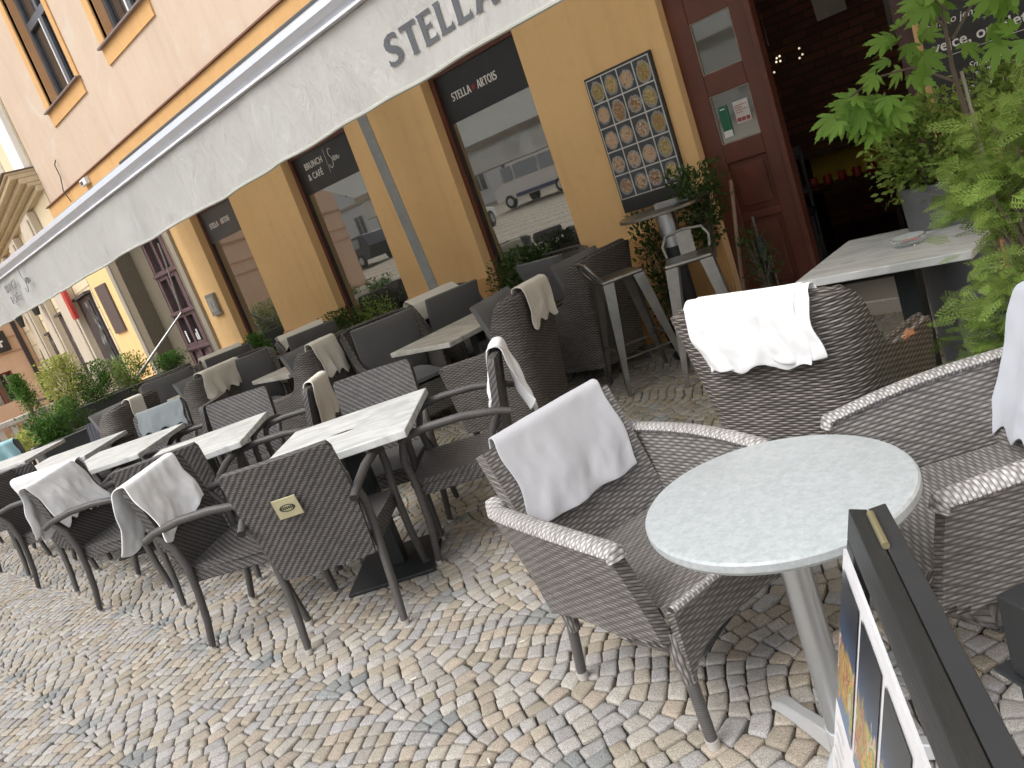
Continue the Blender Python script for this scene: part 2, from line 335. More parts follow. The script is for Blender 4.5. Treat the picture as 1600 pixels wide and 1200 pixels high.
# ---------------------------------------------------------------- text
def text(name, s, size, loc, mat, parent=None, off=0., rot=(math.pi/2, 0, 0), ext=.0015, sx=1., align='LEFT', space=1., shear=0.):
    cu = bpy.data.curves.new(name, 'FONT'); cu.body = s; cu.size = size; cu.offset = off*size; cu.extrude = ext; cu.align_x = align; cu.space_character = space; cu.shear = shear; cu.resolution_u = 3
    o = bpy.data.objects.new(name, cu); COL.objects.link(o); bpy.context.view_layer.update()
    me = bpy.data.meshes.new_from_object(o.evaluated_get(bpy.context.evaluated_depsgraph_get())); bpy.data.objects.remove(o); bpy.data.curves.remove(cu)
    me.name = name; me.materials.clear(); me.materials.append(mat); r = bpy.data.objects.new(name, me); COL.objects.link(r); r.location = loc; r.rotation_euler = rot; r.scale = (sx, 1, 1)
    if parent: r.parent = parent
    return r
def script_sen(mb, x, z, h, y, r, mi=0):
    """the handwritten 'Sen' as a thin tube in the XZ plane"""
    P = [(.50, .93), (.44, 1.0), (.32, .98), (.24, .82), (.26, .66), (.38, .52), (.42, .36), (.34, .14), (.18, .02), (.04, .08), (.02, .22)]
    def cr(P, n=6):
        out = []; P = [P[0]]+P+[P[-1]]
        for i in range(1, len(P)-2):
            for k in range(n):
                t_ = k/n; p0, p1, p2, p3 = map(np.array, P[i-1:i+3]); out.append(.5*((2*p1)+(-p0+p2)*t_+(2*p0-5*p1+4*p2-p3)*t_**2+(-p0+3*p1-3*p2+p3)*t_**3))
        out.append(np.array(P[-1])); return out
    for st in (P, [(.50, .36), (.64, .40), (.68, .50), (.60, .54), (.54, .42), (.60, .30), (.72, .32), (.80, .44)], [(.80, .52), (.82, .30), (.84, .44), (.92, .50), (.95, .40), (.96, .30), (1.04, .34), (1.12, .44)]):
        mb.tube([(x+p[0]*h, y, z+p[1]*h) for p in cr(st)], r, 6, mi=mi)
GL = {  # polygons on a unit-height grid, flared strokes
 'T': [[(0, 1), (.62, 1), (.60, .80), (.55, .86), (.41, .86), (.40, .10), (.44, 0), (.18, 0), (.22, .10), (.22, .86), (.08, .86), (.02, .80)]],
 'E': [[(0, 1), (.54, 1), (.52, .80), (.47, .87), (.22, .87), (.22, .58), (.40, .58), (.45, .64), (.45, .40), (.40, .46), (.22, .46), (.22, .14), (.48, .14), (.55, .24), (.56, 0), (0, 0), (.04, .1), (.04, .9)]],
 'L': [[(0, 1), (.26, 1), (.22, .9), (.22, .14), (.42, .14), (.50, .26), (.52, 0), (0, 0), (.04, .1), (.04, .9)]],
 'A': [[(.26, 1), (.46, 1), (.70, .06), (.74, 0), (.48, 0), (.51, .06), (.46, .26), (.24, .26), (.19, .07), (.22, 0), (-.03, 0), (.02, .06)], [(.27, .38), (.43, .38), (.35, .74)]],
 'I': [[(0, 1), (.26, 1), (.22, .9), (.22, .1), (.26, 0), (0, 0), (.04, .1), (.04, .9)]],
 'R': [[(0, 1), (.34, 1), (.50, .92), (.55, .74), (.50, .56), (.38, .48), (.56, .08), (.62, 0), (.38, 0), (.22, .44), (.22, .1), (.26, 0), (0, 0), (.04, .1), (.04, .9)], [(.22, .86), (.22, .58), (.32, .58), (.37, .72), (.32, .86)]]}
def arcpts(cx, cy, rx_, ry_, a0, a1, n): return [(cx+rx_*math.cos(R_(a0+(a1-a0)*i/n)), cy+ry_*math.sin(R_(a0+(a1-a0)*i/n))) for i in range(n+1)]
GL['O'] = [arcpts(.36, .5, .36, .52, 0, 345, 23), arcpts(.36, .5, .18, .36, 0, 345, 23)]
GL['S'] = [[(.50, .97), (.49, .76), (.42, .84), (.32, .88), (.22, .84), (.19, .75), (.24, .66), (.42, .55), (.53, .42), (.54, .25), (.46, .09), (.30, 0), (.12, 0), (.0, .05), (.0, .28), (.06, .19), (.18, .13), (.30, .15), (.35, .24), (.31, .34), (.12, .47), (.01, .60), (.0, .78), (.08, .93), (.24, 1.02), (.40, 1.01)]]
ADV = {'T': .62, 'E': .60, 'L': .55, 'A': .70, 'I': .30, 'R': .62, 'O': .76, 'S': .58}
def flare_text(name, s, h, loc, mat, parent, sx=1., gap=0., surf=None):
    from mathutils.geometry import tessellate_polygon
    mb = MB(); x = 0
    for ch in s:
        if ch == ' ': x += .4*sx; continue
        loops = [[Vector((x+p[0]*sx, p[1], 0)) for p in L] for L in GL[ch]]; fl = [p for L in loops for p in L]
        tris = tessellate_polygon(loops)
        V = [(loc[0]+p.x*h, (surf(loc[0]+p.x*h, loc[2]+p.y*h) if surf else loc[1]), loc[2]+p.y*h) for p in fl]
        F = []
        for a, b, c3 in tris:
            n = (fl[b]-fl[a]).cross(fl[c3]-fl[a]).z; F.append((a, b, c3) if n > 0 else (a, c3, b))
        mb.add(V, F); x += (ADV[ch]+gap)*sx
    return mb.build(name, mat, parent, smooth=0)
def emblem(mb, x, y, z, s):
    for a in range(6):
        t_ = a*math.pi/3+.5; mb.add([(x, y, z), (x+s*.5*math.cos(t_-.35), y, z+s*.5*math.sin(t_-.35)), (x+s*math.cos(t_), y, z+s*1.3*math.sin(t_)), (x+s*.5*math.cos(t_+.35), y, z+s*.5*math.sin(t_+.35))], [(0, 1, 2, 3)])

# ---------------------------------------------------------------- the cafe building
WY = 5.22
cafe = empty('cafe_building', (0, 0, 0), 0, 'ochre and cream plaster building with the brunch cafe shop windows on its ground floor', 'building')
def wall_panel(mb, x0, x1, z0, z1, holes, y0, y1):
    xs = sorted({x0, x1, *[h[0] for h in holes], *[h[1] for h in holes]}); zs = sorted({z0, z1, *[h[2] for h in holes], *[h[3] for h in holes]})
    for a, b in zip(xs[:-1], xs[1:]):
        run = None
        for c0, d in zip(zs[:-1], zs[1:]):
            inside = any(h[0] <= a+1e-6 and b <= h[1]+1e-6 and h[2] <= c0+1e-6 and d <= h[3]+1e-6 for h in holes)
            if inside:
                if run: mb.box(a, b, y0, y1, *run); run = None
            else: run = (run[0], d) if run else (c0, d)
        if run: mb.box(a, b, y0, y1, *run)
WIN = [(-5.32, -4.14), (-7.90, -6.58), (-10.47, -9.27)]; ZT = 2.78; ZB = .55
DOOR = (-2.87, -1.37); PORT = (-13.45, -11.30)
m = MB(); holes = [(a, b, ZB, ZT) for a, b in WIN]+[(DOOR[0], DOOR[1], -.4, 2.95), (PORT[0], PORT[1], -.4, 3.1)]
wall_panel(m, -15.03, 7, -.4, 3.84, holes, WY, WY+.35); m.build('ground_floor_wall', PL_O, cafe, smooth=0)
m = MB(); UW = [(-13.22, -11.92), (-10.62, -9.30), (-8.0, -6.7), (-5.4, -4.1), (-2.8, -1.5), (-.2, 1.1)]
wall_panel(m, -15.03, 7, 4.05, 9, [(a, b, 5.16, 7.4) for a, b in UW], WY+.012, WY+.35); m.box(-15.03, 7, WY+.35, WY+.4, 4, 9)
m.build('upper_wall', PL_C, cafe, smooth=0)
for a, b, zt in ((-11.22, -10.47, .885), (-9.27, -7.90, .885), (-6.58, -5.32, .885), (-4.14, -2.87, .885), (-1.37, 7, .885), (-15.05, -13.9, .70)):
    m = MB(); m.box(a, b, WY-.028, WY-.002, .0, zt); m.build('plinth', PL_P, cafe, smooth=0, bevel=.006)
m = MB(); m.box(-15.06, 7, WY-.05, WY+.3, 3.845, 4.035); m.build('cornice_band', PL_T, cafe, smooth=0)
m = MB(); m.box(-15.10, 7, WY-.085, WY+.2, 4.037, 4.055)
m.build('cornice_flashing', simple('flashing_brown', (.17, .075, .045), .6), cafe, smooth=0)
# wall bases behind hidden side + roof slab
m = MB(); m.box(-15.03, 7, 11, 11.3, 0, 9); m.box(6.7, 7, WY+.35, 11, 0, 9); m.box(-15.03, -14.8, WY+.4, 11, 0, 9); m.box(-15.1, 7.1, WY-.3, 11.4, 9, 9.25); m.build('rear_wall', PL_C, cafe, smooth=0)
# shop windows
for i, (a, b) in enumerate(WIN):
    y = WY+.11; f = MB(); fw_ = .055
    f.box(a, a+fw_, y, y+.06, ZB, ZT); f.box(b-.03, b, y, y+.06, ZB, ZT); f.box(a+fw_, b-.03, y, y+.06, ZT-.06, ZT); f.box(a+fw_, b-.03, y, y+.06, ZB, ZB+.07)
    wf = f.build('window', WOODR, cafe, smooth=0, bevel=.004)
    g = MB(); g.box(a+fw_, b-.03, y+.03, y+.04, ZB+.07, ZT-.06); g.build('pane', GLASS, wf, smooth=0)
    p = MB(); p.box(a+fw_+.002, b-.032, y+.022, y+.028, 2.30, ZT-.06); sg = p.build('lettering_panel', FOILM if i < 2 else FOILG, wf, smooth=0)
    L = MB(); L.box(a+fw_+.004, a+fw_+.02, y+.01, y+.03, ZB+.07, 2.30); L.build('glazing_bead', simple('bead_dark', (.03, .012, .01), .5), wf, smooth=0)
    yy = y+.0215
    if i in (0, 2):
        x = a+(.20 if i == 0 else .20); h = .070
        flare_text('lettering', 'STELLA', h, (x, yy-.002, 2.475), LET, wf, 1.)
        flare_text('lettering', 'ARTOIS', h, (x+.335, yy-.002, 2.475), LET, wf, 1.)
        e = MB(); emblem(e, x+.290, yy-.002, 2.508, .030); e.build('emblem', RED, wf, smooth=0)
    else:
        text('lettering', 'BRUNCH', .098, (a+.24, yy-.002, 2.56), LET, wf, .012, space=1.08, sx=.88); text('lettering', '& CAFÉ', .098, (a+.24, yy-.002, 2.44), LET, wf, .012, space=1.1, sx=.88)
        e = MB(); e.box(a+.67, a+.674, yy-.002, yy, 2.42, 2.68); script_sen(e, a+.70, 2.455, .20, yy-.003, .0042); e.build('lettering', LET, wf)
    s_ = MB(); s_.box(a, b, WY+.0, WY+.11, ZB-.02, ZB+.012); s_.build('sill', GRANL, wf, smooth=0)
# upstairs windows with orange surrounds
FRG = simple('window_frame_slate', (.075, .08, .095), .4); CURT = simple('blind_brown', (.22, .15, .10), .8)
for a, b in UW:
    z0, z1 = 5.16, 7.4; s = MB()
    s.box(a-.17, a, WY-.012, WY+.05, z0-.24, z1); s.box(b, b+.13, WY-.012, WY+.05, z0-.24, z1); s.box(a, b, WY-.012, WY+.05, z0-.24, z0-.03)
    sr = s.build('window_surround', PL_T, cafe, smooth=0)
    for xa in (a, b-.012): r = MB(); r.box(xa, xa+.012, WY+.05, WY+.30, z0, z1); r.build('reveal', PL_R, sr, smooth=0)
    q = MB(); q.box(a-.19, b+.15, WY-.07, WY+.3, z0-.03, z0-.008); q.build('sill', simple('sill_metal', (.18, .13, .12), .5), sr, smooth=0)
    q = MB(); y = WY+.17
    a2, b2 = a+.012, b-.012; mid = (a2+b2)/2
    for (p0, p1, q0, q1) in ((a2, a2+.07, z0, z1), (b2-.07, b2, z0, z1), (mid-.045, mid+.045, z0, z1), (a2+.07, mid-.045, 6.28, 6.40), (mid+.045, b2-.07, 6.28, 6.40), (a2+.07, mid-.045, z0, z0+.06), (mid+.045, b2-.07, z0, z0+.06)): q.box(p0, p1, y, y+.05, q0, q1)
    q.build('window_frame', FRG, sr, smooth=0, bevel=.005)
    for xa in (mid-.075, b2-.10): q = MB(); q.box(xa, xa+.028, y-.012, y+.03, z0+.06, 6.28); q.build('sash_edge', WHITE, sr, smooth=0)
    q = MB(); q.box(a2+.07, b2-.07, y+.055, y+.06, z0, z1); q.build('pane', GLASS_D, sr, smooth=0)
    q = MB(); q.box(a2, b2, y+.10, y+.11, z0, z1); q.build('blind', CURT, sr, smooth=0)
# cafe door: fixed left leaf, open right half
dl = MB(); y = WY+.08; X0, X1 = DOOR[0], -2.30
def leafbox(mb, x0, x1, z0, z1): mb.box(x0, x1, y, y+.05, z0, z1)
leafbox(dl, X0, X0+.15, .1, 2.95); leafbox(dl, X1-.12, X1, .1, 2.95)
for z0, z1 in ((.1, .26), (.78, .84), (1.21, 1.345), (1.69, 1.835), (2.19, 2.95)): leafbox(dl, X0+.15, X1-.12, z0, z1)
dl.box(X0+.15, X1-.12, y+.022, y+.045, .26, .78); dl.box(X0+.15, X1-.12, y+.022, y+.045, .84, 1.21); dl.box(X0+.19, X1-.16, y+.008, y+.03, .88, 1.17); dl.box(X0+.19, X1-.16, y+.008, y+.03, .30, .74)
dl.box(X1-.012, X1+.03, y-.018, y+.07, .1, 2.95)
door = dl.build('door', WOODR, cafe, smooth=0, bevel=.006)
g = MB(); g.box(X0+.15, X1-.12, y+.02, y+.028, 1.345, 1.69); g.box(X0+.15, X1-.12, y+.02, y+.028, 1.835, 2.19); g.build('pane', glassm('door_glass', (.05, .055, .045), .16), door, smooth=0)
g = MB()
for z0, z1 in ((1.345, 1.69), (1.835, 2.19)):
    g.box(X0+.15, X0+.157, y+.008, y+.02, z0, z1); g.box(X1-.127, X1-.12, y+.008, y+.02, z0, z1); g.box(X0+.157, X1-.127, y+.008, y+.02, z0, z0+.007); g.box(X0+.157, X1-.127, y+.008, y+.02, z1-.007, z1)
g.build('glazing_bead', simple('bead_pale', (.30, .25, .2), .5), door, smooth=0)
g = MB(); g.box(X0+.185, X0+.255, y+.013, y+.018, 1.40, 1.60); g.build('sticker', simple('sticker_green', (.01, .13, .06), .5), door, smooth=0, bevel=.002)
g = MB(); g.box(X0+.188, X0+.252, y+.009, y+.0125, 1.385, 1.43); g.build('sticker', WHITE, door, smooth=0)
g = MB(); g.box(X0+.20, X0+.235, y+.009, y+.0125, 1.575, 1.583); g.build('sticker_print', WHITE, door, smooth=0)
g = MB(); g.box(X0+.30, X0+.41, y+.014, y+.018, 1.45, 1.60); g.build('notice', simple('notice_paper', (.62, .60, .58), .6), door, smooth=0)
g = MB()
for k in range(3): g.box(X0+.307+k*.034, X0+.333+k*.034, y+.010, y+.013, 1.462, 1.487)
g.build('notice_logos', simple('logo_red', (.32, .06, .06), .6), door, smooth=0)
g = MB()
for k in range(4): g.box(X0+.31, X0+.31+.05+.04*(k % 2), y+.010, y+.013, 1.52+k*.016, 1.524+k*.016)
g.build('notice_print', simple('print_red', (.32, .06, .06), .6), door, smooth=0)
j = MB(); j.box(DOOR[1]-.10, DOOR[1], WY+.04, WY+.35, .0, 2.95); j.box(DOOR[0], DOOR[1], WY+.06, WY+.30, 2.95, 3.02); j.build('door_jamb', simple('jamb_brown', (.07, .03, .028), .5), cafe, smooth=0, bevel=.005)
st = MB(); st.box(DOOR[0]-.05, DOOR[1]+.05, WY-.12, WY+.45, -.1, .10); st.build('doorstep', GRANL, cafe, smooth=0, bevel=.01)
# the portal of the next entrance
for a in (PORT[0]-.42, PORT[1]-.02): p = MB(); p.box(a, a+.14, WY-.05, WY+.2, 0, 3.1); p.build('portal_edge', GRANL, cafe, smooth=0)
p = MB(); p.box(PORT[0]-.28, PORT[0]+.02, WY-.03, WY+.25, 0, 3.1); p.box(PORT[0]+.02, PORT[0]+.55, WY+.25, WY+.33, 0, 3.1); p.box(PORT[1]-.20, PORT[1]-.02, WY+.0, WY+.3, 0, 3.1); p.build('portal_surround', GRAN, cafe, smooth=0)
pd = MB(); y = WY+.30; x0, x1 = -12.92, -11.42
for a, b in ((x0, x0+.09), (x0+.36, x0+.44), (x0+.70, x0+.82), (x1-.34, x1-.28), (x1-.10, x1)): pd.box(a, b, y-.04, y+.05, .1, 3.1)
for z0, z1 in ((.1, .3), (.92, 1.06), (1.5, 1.62), (2.15, 2.30), (2.85, 3.1)): pd.box(x0, x1, y-.03, y+.04, z0, z1)
pd.box(x0, x1, y+.01, y+.05, .1, 1.0)
for a in (x0+.13, x0+.48, x0+.9): pd.box(a, a+.17, y-.012, y+.03, .40, .84)
for z_ in (.95, 1.56, 2.22): pd.box(x0-.02, x1+.02, y-.07, y-.03, z_, z_+.045)
port = pd.build('door', WOODP, cafe, smooth=0, bevel=.006)
g = MB(); g.box(x0+.02, x1-.02, y+.03, y+.038, 1.06, 2.9); g.build('pane', GLASS_D, port, smooth=0)
g = MB(); g.box(x0+.12, x0+.16, y-.02, y-.01, 1.08, 1.28); g.box(x0+.47, x0+.50, y-.02, y-.01, 1.08, 1.20); g.box(x0+.53, x0+.57, y-.02, y-.01, 1.08, 1.26); g.build('notice', WHITE, port, smooth=0)
m = MB(); m.lathe([(.0, 0), (.16, 0), (.16, .03), (.0, .03)], 24); o = m.build('round_ornament', simple('iron', (.015, .014, .015), .5), port, smooth=30); o.rotation_euler = (math.pi/2, 0, 0); o.location = (-11.85, y-.05, 2.55)
m = MB(); m.box(-14.78, -14.28, WY-.04, WY-.001, 1.62, 2.50); tag(m.build('wall_plaque', speck('plaque_stone', (.07, .055, .055), (.15, .12, .12), 50), smooth=0, bevel=.005), 'tall dark stone plaque on the yellow wall left of the plum coloured entrance door', 'plaque')
m = MB(); m.box(-10.92, -10.66, WY-.05, WY-.001, 1.36, 1.68); mt = m.build('meter_box', simple('box_grey', (.26, .25, .22), .6), smooth=0, bevel=.006); tag(mt, 'grey meter box on the narrow ochre pier by the far shop window', 'meter box')
g = MB(); g.box(-10.88, -10.70, WY-.056, WY-.05, 1.42, 1.63); g.build('cover', simple('box_cover', (.36, .36, .34), .4), mt, smooth=0)
text('number', '1', .15, (-10.83, WY-.058, 1.46), simple('num', (.10, .10, .10), .5), mt)
# alarm box and cable on the orange band, chips of bare plaster
m = MB(); m.box(-13.12, -12.88, WY-.13, WY-.051, 3.90, 4.0); ab = m.build('alarm_box', WHITE, smooth=0, bevel=.01); tag(ab, 'small white box fixed on the orange cornice band above the awning', 'electrical box')
g = MB(); g.box(-13.09, -12.99, WY-.135, WY-.13, 3.92, 3.97); g.build('panel', simple('panel_dark', (.05, .05, .08), .4), ab, smooth=0)
m = MB(); m.tube([(-13.9, WY-.02, 4.55), (-14.0, WY-.03, 4.5), (-14.02, WY-.02, 4.3), (-13.9, WY-.12, 4.05), (-13.84, WY-.10, 3.85)], .008, 6); tag(m.build('cable', BLK), 'loose dark cable hanging down the cream wall over the cornice', 'cable')

# interior seen through the doorway
ro = empty('cafe_room', (0, 0, 0), 0, 'dark cafe interior seen through the open doorway, with brick wall and pale arch', 'room')
DK = simple('room_dark', (.02, .02, .022), .8); BR = T('room_brick'); bk = BR.n('TexBrick', {'Color1': (.22, .09, .06, 1), 'Color2': (.12, .055, .04, 1), 'Mortar': (.07, .055, .045, 1), 'Scale': 1.0, 'Brick Width': .26, 'Row Height': .08, 'Mortar Size': .008}); BR.set(bk.inputs['Vector'], BR.uv()); BR = BR.p(Base_Color=bk.outputs[0], Roughness=.9)
m = MB(); m.box(-4.4, .4, 8.4, 8.5, 0, 3.2); m.build('back_wall', BR, ro, smooth=0)
m = MB(); m.box(-4.5, -4.4, WY+.36, 8.4, 0, 3.2); m.box(.4, .5, WY+.36, 8.4, 0, 3.2); m.box(-4.4, .4, WY+.36, 8.4, 3.1, 3.2); m.build('side_wall', DK, ro, smooth=0)
m = MB(); m.box(-4.4, .4, WY+.36, 8.4, -.05, .09); m.build('room_floor', simple('tile_dark', (.03, .035, .035), .3), ro, smooth=0)
m = MB(); ar = [(-2.55, 2.06), (-2.55, 3.1), (-3.6, 3.1)]+[(-3.6+.78*math.sin(R_(a)), 3.1-1.04*(1-math.cos(R_(a)))) for a in range(0, 91, 10)]
m.add([(a, 7.9, b) for a, b in ar]+[(a, 8.05, b) for a, b in ar], [tuple(range(len(ar)))]); m.build('arch', simple('arch_pale', (.30, .29, .27), .8), ro, smooth=0)
m = MB(); m.box(-2.38, -2.22, 8.36, 8.39, 1.62, 2.1); m.box(-2.32, -2.20, 8.35, 8.385, 1.38, 1.66); tag(m.build('paper_notice', simple('paper', (.34, .33, .30), .8), smooth=0), 'two pale paper notices pinned one under the other on the inner brick wall', 'notice')
sh = empty('display_counter', (0, 0, 0), 0, 'dark counter with a yellow panel holding red jars inside the cafe', 'counter')
m = MB(); m.box(-3.05, -2.25, 7.1, 7.6, .62, .66); m.box(-3.05, -2.25, 7.1, 7.6, .94, .97); m.box(-3.07, -3.03, 7.1, 7.6, .05, .97); m.box(-2.27, -2.23, 7.1, 7.6, .05, .97); m.build('shelf', simple('wood_dark', (.05, .03, .02), .5), sh, smooth=0)
m = MB(); m.box(-3.02, -2.28, 7.45, 7.48, .66, .94); m.build('panel', simple('panel_yellow', (.82, .62, .08), .6), sh, smooth=0)
for k in range(6):
    m = MB(); x = -2.95+k*.13; m.lathe([(0, 0), (.035, 0), (.038, .01), (.038, .07), (.03, .08), (.03, .09), (0, .09)], 14, (x, 7.25, .662))
    tag(m.build('jar', simple('jar_red', (.40, .05, .03), .2)), f'red jar on the yellow shelf inside the doorway, {("first","second","third","fourth","fifth","sixth")[k]} from the left', 'jar', 'jars on the yellow shelf')
ch = empty('wooden_chair', (-2.95, 6.6, .09), .3, 'pale framed chair standing in the dark interior behind the door', 'chair')
for dx in (-.18, .18):
    for dy in (-.18, .18):
        m = MB(); m.tube([(dx, dy, 0), (dx, dy, 1.0 if dy > 0 else .45)], .018, 8); m.build('leg', simple('wood_grey', (.10, .11, .11), .6), ch)
m = MB(); m.box(-.2, .2, -.2, .2, .44, .47); m.build('seat', DK, ch, smooth=0, bevel=.008)
m = MB(); m.box(-.17, .17, .165, .195, .93, 1.0); m.box(-.17, .17, .165, .195, .6, .65)
for k in range(4): m.box(-.12+k*.075, -.09+k*.075, .17, .19, .65, .93)
m.build('backrest', simple('wood_grey2', (.10, .11, .11), .6), ch, smooth=0)
pe = MB(); pe.tube([(-3.02, 7.2, 1.98), (-3.02, 7.2, 3.1)], .004, 5); pl = pe.build('pendant_lamp', BLK); tag(pl, 'cluster of small glowing bulbs hanging inside the dark doorway', 'lamp')
ld = bpy.data.lights.new('pendant_light', 'POINT'); ld.energy = 1.3; ld.color = (1, .85, .65); ld.shadow_soft_size = .12; lo = bpy.data.objects.new('pendant_light', ld); COL.objects.link(lo); lo.location = (-2.95, 7.0, 1.95)
t = T('bulb_glow'); t.p(Base_Color=(1, .9, .75), Emission_Color=(1, .85, .65), Emission_Strength=.3)
for k in range(12):
    m = MB(); x = -3.15+rng.random()*.4; z = 1.72+rng.random()*.14; m.lathe([(0, 0), (.008, .003), (.010, .010), (.006, .018), (0, .02)], 8, (x, 7.15+rng.random()*.1, z)); m.build('bulb', t.m, pl)

# ---------------------------------------------------------------- awning
AY = 2.05; AX0, AX1 = -11.2, .4
aw = empty('awning', (0, 0, 0), 0, 'long pale grey fabric awning with lettered valance along the cafe front', 'awning')
def fabric(name, col):
    t = T(name); g = t.geo(); n1 = t.noise(2.2, 6, .65, t.scale(g, (1, 1, .35)), 1.2); n2 = t.noise(16, 4, .6, t.scale(g, (1, 1, .4)), .8); fine = t.noise(240, 2, .5, t.scale(g, (1, 1, .25)))
    c = t.mix(n1, tuple(x*.86 for x in col), tuple(min(1, x*1.07) for x in col)); c = t.mix(t.ma('MULTIPLY', fine, .12), c, (.3, .3, .3))
    t.bump(t.ma('ADD', t.ma('MULTIPLY', n2, .6), n1), .9, .035); t.p(Base_Color=c, Roughness=.85, Specular_IOR_Level=.2)
    tr = t.n('BsdfTranslucent'); t.set(tr.inputs[0], c); mx = t.n('MixShader'); mx.inputs[0].default_value = .6
    t.set(mx.inputs[1], t.b.outputs[0]); t.set(mx.inputs[2], tr.outputs[0]); t.set(t.out.inputs[0], mx.outputs[0]); return t.m
FAB = fabric('awning_fabric', (.80, .805, .79))
rk = np.random.default_rng(3); ks = rk.uniform(3, 30, 14); ph = rk.uniform(0, 6.3, 14); am = rk.uniform(.2, 1, 14)/np.sqrt(ks)
def valy(x, z):
    d = (2.31-z)/.32; return AY-.004-(.012+.010*d)*float(np.sum(am*np.sin(ks*x+ph+.8*d*np.cos(3*x))))*(.25+.75*d)*.7
def valb(x): return 1.987+.003*math.sin(2.1*x)+.002*math.sin(7.3*x+1)
nu, nv = 420, 12; P = np.zeros((nu, nv, 3))
for i in range(nu):
    x = AX0+(AX1-AX0)*i/(nu-1); zb = valb(x)
    for j in range(nv): z = 2.312+(zb-2.312)*j/(nv-1); P[i, j] = (x, valy(x, z), z)
m = MB(); m.sheet(P, .002); m.build('valance', FAB, aw, smooth=60)
m = MB(); m.tube([(AX0+(AX1-AX0)*i/200, valy(AX0+(AX1-AX0)*i/200, 1.99), valb(AX0+(AX1-AX0)*i/200)) for i in range(201)], .008, 6); m.build('hem', simple('hem', (.40, .40, .36), .8), aw)
m = MB(); PF = np.array([[(x, 2.13+(5.0-2.13)*v, 2.405+(3.72-2.405)*v+.02*math.sin(x*2)*v*(1-v)) for v in np.linspace(0, 1, 14)] for x in np.linspace(AX0, AX1, 60)]); m.sheet(PF, .003); m.build('canopy', FAB, aw, smooth=60)
SIL = simple('front_bar_silver', (.55, .57, .62), .35, .55, .05)
m = MB(); L_ = AX1-AX0+.1
prof = [(2.03, 2.315), (2.03, 2.335), (2.015, 2.345), (2.00, 2.37), (2.01, 2.40), (2.04, 2.418), (2.13, 2.42), (2.15, 2.40), (2.15, 2.315)]
V = [(x, a, b) for x in (AX0-.05, AX1+.05) for a, b in prof]; n = len(prof)
m.add(V, [(k, (k+1) % n, n+(k+1) % n, n+k) for k in range(n)]+[tuple(range(n))[::-1], tuple(range(n, 2*n))]); m.build('front_bar', SIL, aw, smooth=25)
m = MB(); m.box(AX0, AX1, 2.022, 2.03, 2.318, 2.327); m.build('bar_lip', simple('lip_white', (.8, .8, .82), .4), aw, smooth=0)
m = MB(); m.box(AX0, AX1, 4.95, WY-.03, 3.62, 3.775); m.build('cassette', simple('cassette_dark', (.05, .055, .055), .5), aw, smooth=0, bevel=.02)
m = MB(); m.box(-15.04, 7, WY-.055, WY-.003, 3.79, 3.842); m.build('moulding', simple('moulding_pale', (.40, .38, .33), .7), cafe, smooth=0)
for x in (-9.6, -5.9, -2.4):
    m = MB(); m.tube([(x, 5.0, 3.6), (x+1.1, 3.5, 2.9), (x+.2, 2.1, 2.36)], .025, 8, squash=1.4); m.build('folding_arm', SIL, aw)
flare_text('lettering', 'STELLA', .104, (-2.185, 0, 2.072), LETG, aw, 1.38, .06, surf=lambda x, z: valy(x, z)-.005)
flare_text('lettering', 'ARTOIS', .104, (-1.44, 0, 2.072), LETG, aw, 1.38, .06, surf=lambda x, z: valy(x, z)-.005)
LG2 = simple('letter_faint', (.20, .20, .20), .8)
text('lettering', 'BRUNCH', .098, (-7.68, AY-.03, 2.185), LG2, aw, .0, space=1.02, sx=.86); text('lettering', '& CAFE', .098, (-7.66, AY-.03, 2.085), LG2, aw, .0, space=1.02, sx=.86)
e = MB(); script_sen(e, -7.16, 2.10, .20, AY-.03, .003); e.build('lettering', LG2, aw)
# support post by the wall and thin bent pole at the far end
m = MB(); m.tube([(-5.64, 4.86, 0), (-5.71, 4.86, 1.0), (-5.86, 4.86, 3.3)], .062, 4, squash=1.); o = m.build('awning_post', simple('post_grey', (.30, .31, .31), .45, .2), smooth=0); tag(o, 'plain grey square post standing against the ochre wall under the awning', 'post')
g = MB(); g.box(-5.74, -5.54, 4.76, 4.96, 0, .012); g.build('foot_plate', STEEL, o, smooth=0)
m = MB(); m.tube([(-11.32, 5.05, 2.6), (-11.36, 5.05, 2.3), (-11.57, 5.05, 1.57), (-11.9, 4.2, .93), (-12, 3.9, .70)], [.012, .012, .018, .022, .022], 8); tag(m.build('bent_pole', simple('pole_grey', (.34, .34, .34), .4, .4)), 'thin grey pole bent down from the far doorway towards the planter bushes', 'pole')

